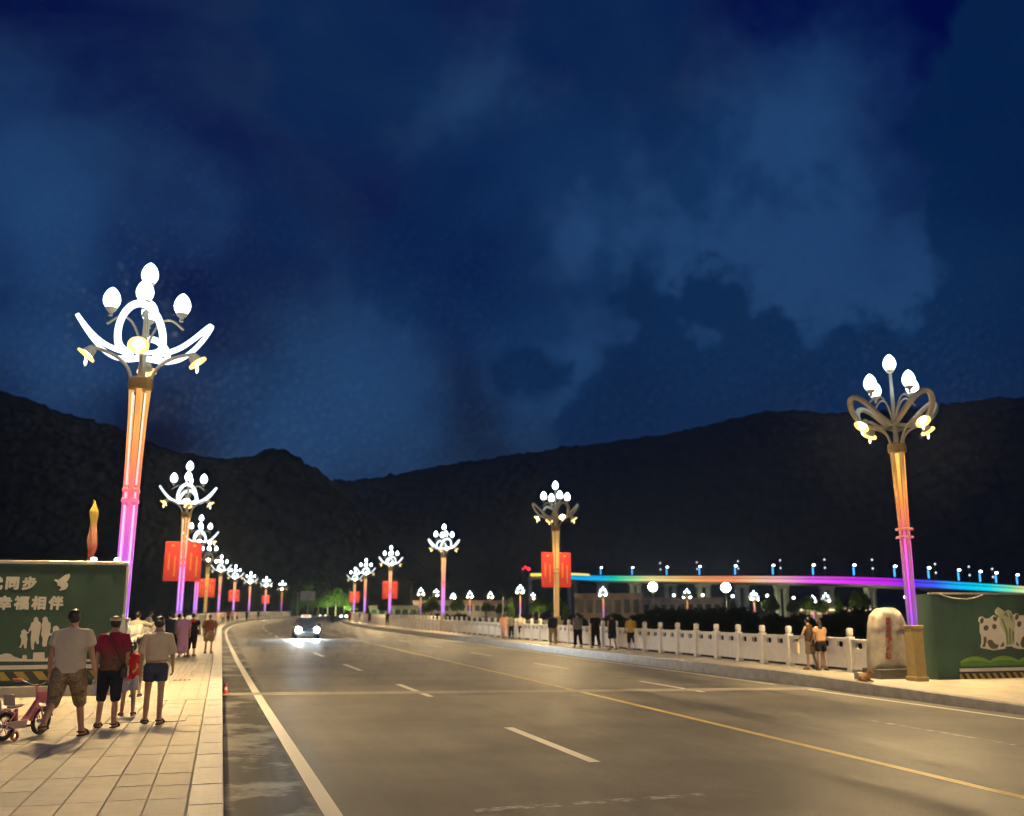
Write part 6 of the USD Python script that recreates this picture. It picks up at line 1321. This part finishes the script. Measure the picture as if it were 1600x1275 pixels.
HUES = [(700, (1.0, .8, .3)), (885, (0.0, 0.45, 1.0)), (938, (0.0, 0.50, 1.0)), (962, (0.0, 0.75, 0.45)), (990, (0.30, 0.85, 0.35)), (1012, (0.9, 0.8, 0.30)), (1060, (1.0, 0.62, 0.20)), (1098, (1.0, 0.35, 0.12)), (1145, (1.0, 0.32, 0.14)), (1180, (1.0, 0.55, 0.30)), (1225, (1.0, 0.45, 0.62)), (1262, (0.95, 0.12, 0.95)), (1330, (0.80, 0.03, 1.0)), (1392, (0.62, 0.02, 0.95)), (1425, (0.12, 0.03, 1.0)), (1460, (0.05, 0.12, 1.0)), (1500, (0.0, 0.55, 1.0)), (1545, (0.0, 0.75, 0.95)), (1580, (0.2, 0.9, 0.5)), (1600, (0.9, 0.9, 0.4)), (1850, (1.0, .6, .3))]
hx, hcol = np.array([h_[0] for h_ in HUES], float), np.array([h_[1] for h_ in HUES], float)
M_LED = usdkit.material(stage, '/World/Looks/viaduct_light_line', {'a': N('attribute', attribute='tint'), 'e': N('emission', strength=1.0)}, [('a.color', 'e.color')], surface='e.emission')
vd = thing('viaduct', 'long viaduct with rainbow-coloured lines of light crossing behind the right parapet', 'viaduct')
vxs = np.concatenate([np.linspace(868, 1640, 100), np.linspace(1650, 1850, 14)])
M_VIA = mat('viaduct_concrete', (0.42, 0.40, 0.37), 0.85, vary=0.1, scale=0.2, coords='world')
deck = np.array([[via(x, 1.3, 0.5), via(x, 1.3, 10.0), via(x, -1.6, 10.0), via(x, -2.6, 7.5), via(x, -2.6, 3.0), via(x, -1.6, 0.5)] for x in vxs])
obj('deck', grid_closed(deck), M_VIA, vd, 30)
def led(z0, z1):
    lx = vxs; v, f, c = [], [], []
    for i, x in enumerate(lx):
        col = np.array([np.interp(x, hx, hcol[:, j]) for j in range(3)])
        for q in (via(x, z0, 0.0), via(x, z1, 0.0), via(x, z1, 0.35), via(x, z0, 0.35)): v.append(q); c.append(col)
    k = len(lx)
    for i in range(k - 1):
        for j in range(4):
            a, b, e, g_ = i * 4 + j, i * 4 + (j + 1) % 4, (i + 1) * 4 + (j + 1) % 4, (i + 1) * 4 + j; f += [(a, b, e), (a, e, g_)]
    pm = obj('light_line', trimesh.Trimesh(np.array(v), np.array(f), process=False), M_LED, vd, False)
    UsdGeom.PrimvarsAPI(pm).CreatePrimvar('tint', Sdf.ValueTypeNames.Color3fArray, 'vertex').Set(Vt.Vec3fArray.FromNumpy(np.array(c, np.float32)))
led(0.95, 1.75); led(-1.2, 0.45)
for px in (885, 930, 982, 1035, 1086, 1145, 1207, 1278, 1350, 1424, 1496, 1560, 1606):
    p, q = via(px, -2.6, 2.6), via(px, -2.6, 7.9); w_ = 2.0
    d = (q - p)[:2] / np.hypot(*(q - p)[:2]); tn = np.array([d[1], -d[0]])
    gz_ = min(ground_z(p[0], p[1]), -1.0) - 1
    for e in (0, 1):
        c = (p if e == 0 else q)[:2]
        rings = [[(c[0] + tn[0] * a * w_ / 2 + d[0] * b * 1.0, c[1] + tn[1] * a * w_ / 2 + d[1] * b * 1.0, z_) for a, b in ((-1, -1), (1, -1), (1, 1), (-1, 1))] for z_ in (gz_, p[2] - 1.6)]
        obj('pier', grid_closed(np.array(rings)), M_VIA, vd, False)
    rings = [[((p[0] + q[0]) / 2 + tn[0] * a * w_ * .55 + d[0] * b * s_, (p[1] + q[1]) / 2 + tn[1] * a * w_ * .55 + d[1] * b * s_, z_) for a, b in ((-1, -1), (1, -1), (1, 1), (-1, 1))] for z_, s_ in ((p[2] - 1.602, 3.9), (p[2] - .02, 4.6))]
    obj('pier_head', grid_closed(np.array(rings)), M_VIA, vd, False)
M_BLUEP, M_VHEAD = glow('viaduct_post_light', (0.06, 0.42, 1.0), 2.2), glow('viaduct_lamp_head', (0.92, 0.95, 1.0), 9.0)
first = None
for i, px in enumerate((937, 986, 1040, 1091, 1147, 1206, 1269, 1333, 1399, 1454, 1502, 1536, 1561, 1594)):
    p = via(px, 1.3, 0.9); D = float(fD(px))
    lab = f'viaduct lamp with blue-lit post, {["first", "second", "third", "fourth", "fifth", "sixth", "seventh", "eighth", "ninth", "tenth", "eleventh", "twelfth", "thirteenth", "fourteenth"][i]} from the left along the rainbow viaduct'
    rot = math.degrees(math.atan2(p[1], p[0])) - 90
    if first is None:
        t = thing('viaduct_lamp', lab, 'street lamp', p, rot, 'lamps on the rainbow viaduct')
        obj('base_post', tube([(0, 0, 0), (0, 0, 1.3)], 0.2, 6), M_STEEL, t)
        obj('lit_post', tube([(0, 0, 1.3), (0, 0, 4.9)], 0.30, 8), M_BLUEP, t)
        obj('arm', tube(bez([(0, 0, 4.9), (0, 0, 6.0), (0.2, -.2, 6.2), (0.7, -.5, 6.2)], 8), 0.1, 6), M_STEEL, t)
        obj('head', trimesh.creation.icosphere(2, 0.60).apply_scale([1.1, 1.1, .75]).apply_translation([0.5, -.4, 5.7]), M_VHEAD, t, True)
        first = t
    else: copy_of(first, lab, p, rot, 1.0, name='viaduct_lamp', group='lamps on the rainbow viaduct')
M_TINY = glow('far_lamp_head', (0.85, 0.9, 1.0), 2.2)
first = None
for i, px in enumerate((1013, 1068, 1132, 1198, 1268, 1351, 1490, 1548, 1585)):
    p = via(px, 1.3, 9.0); lab = f'thin two-lamp mast beyond the rainbow viaduct, {["first", "second", "third", "fourth", "fifth", "sixth", "seventh", "eighth", "ninth"][i]} from the left'
    if first is None:
        t = thing('viaduct_mast', lab, 'mast', p, 0, 'thin lamp masts on the far side of the viaduct')
        obj('pole', tube([(0, 0, 0), (0, 0, 8.4)], 0.10, 6), M_STEEL, t)
        for z_ in (4.6, 8.4): obj('lamp', trimesh.creation.icosphere(2, 0.34).apply_translation([0, -.3, z_]), M_TINY, t, True)
        first = t
    else: copy_of(first, lab, p, 0, 1.0, name='viaduct_mast', group='thin lamp masts on the far side of the viaduct')
for px, lab in ((982, 'uplight at the foot of the viaduct pier behind the pavilion'), (1086, 'uplight at the viaduct pier between the floodlights'), (1207, 'uplight at the viaduct pier right of the floodlights'), (1352, 'uplight at the viaduct pier above the inscribed stone')):
    uplight(lab, px - 4, float(fD(px)) - 13, (1.0, 0.86, 0.70), 700.0, 1.0)
# a second lit ramp behind the red banner, farther off: red tip and a yellow line
ramp_m = glow('ramp_light_yellow', (1.0, 0.72, 0.10), 1.4)
rp_ = [far(830, 898, 620), far(860, 897.5, 640), far(900, 897.5, 660), far(920, 898.5, 690)]
t = thing('ramp_bridge', 'short far ramp with yellow light line behind the red banner of the golden lamp', 'bridge')
obj('deck', tube([p + [0, 3, -1.8] for p in rp_], 1.5, 8), M_VIA, t)
obj('light_line', tube(rp_, 0.85, 8), ramp_m, t)
for p in (rp_[0], rp_[2]): obj('pier', bx(p[0] - 1, p[0] + 1, p[1] + 2, p[1] + 4, -4, p[2] - 2.2), M_VIA, t, False)
for i, (px, py, r_) in enumerate(((821, 886, .8), (826, 889, 1.1), (817, 889, .6))):
    p = far(px, py, 600); t = thing('red_beacon', ('upper red light left of the red banner', 'largest red light left of the red banner', 'small red light at the left of the red cluster')[i], 'beacon', (p[0], p[1], 0), 0, 'red lights left of the banner')
    obj('mast', tube([(0, 0, -4), (0, 0, p[2] - r_ * .8)], 0.25, 6), M_STEEL, t); obj('lamp', trimesh.creation.icosphere(2, r_).apply_translation([0, 0, p[2]]), glow('beacon_red', (1.0, 0.03, 0.06), 2.2), t, True)
# ================================================================== NIGHT AIR
HAZE = 0.00015
if HAZE > 0:
    M_AIR = usdkit.material(stage, '/World/Looks/night_air', {'v': N('principled_volume', color=(0.66, 0.84, 1.0), density=HAZE, anisotropy=0.7)}, [], volume='v.volume')
    struct('haze', bx(-1900, 2300, -320, 2500, -13, 290), M_AIR, False, 'stuff')
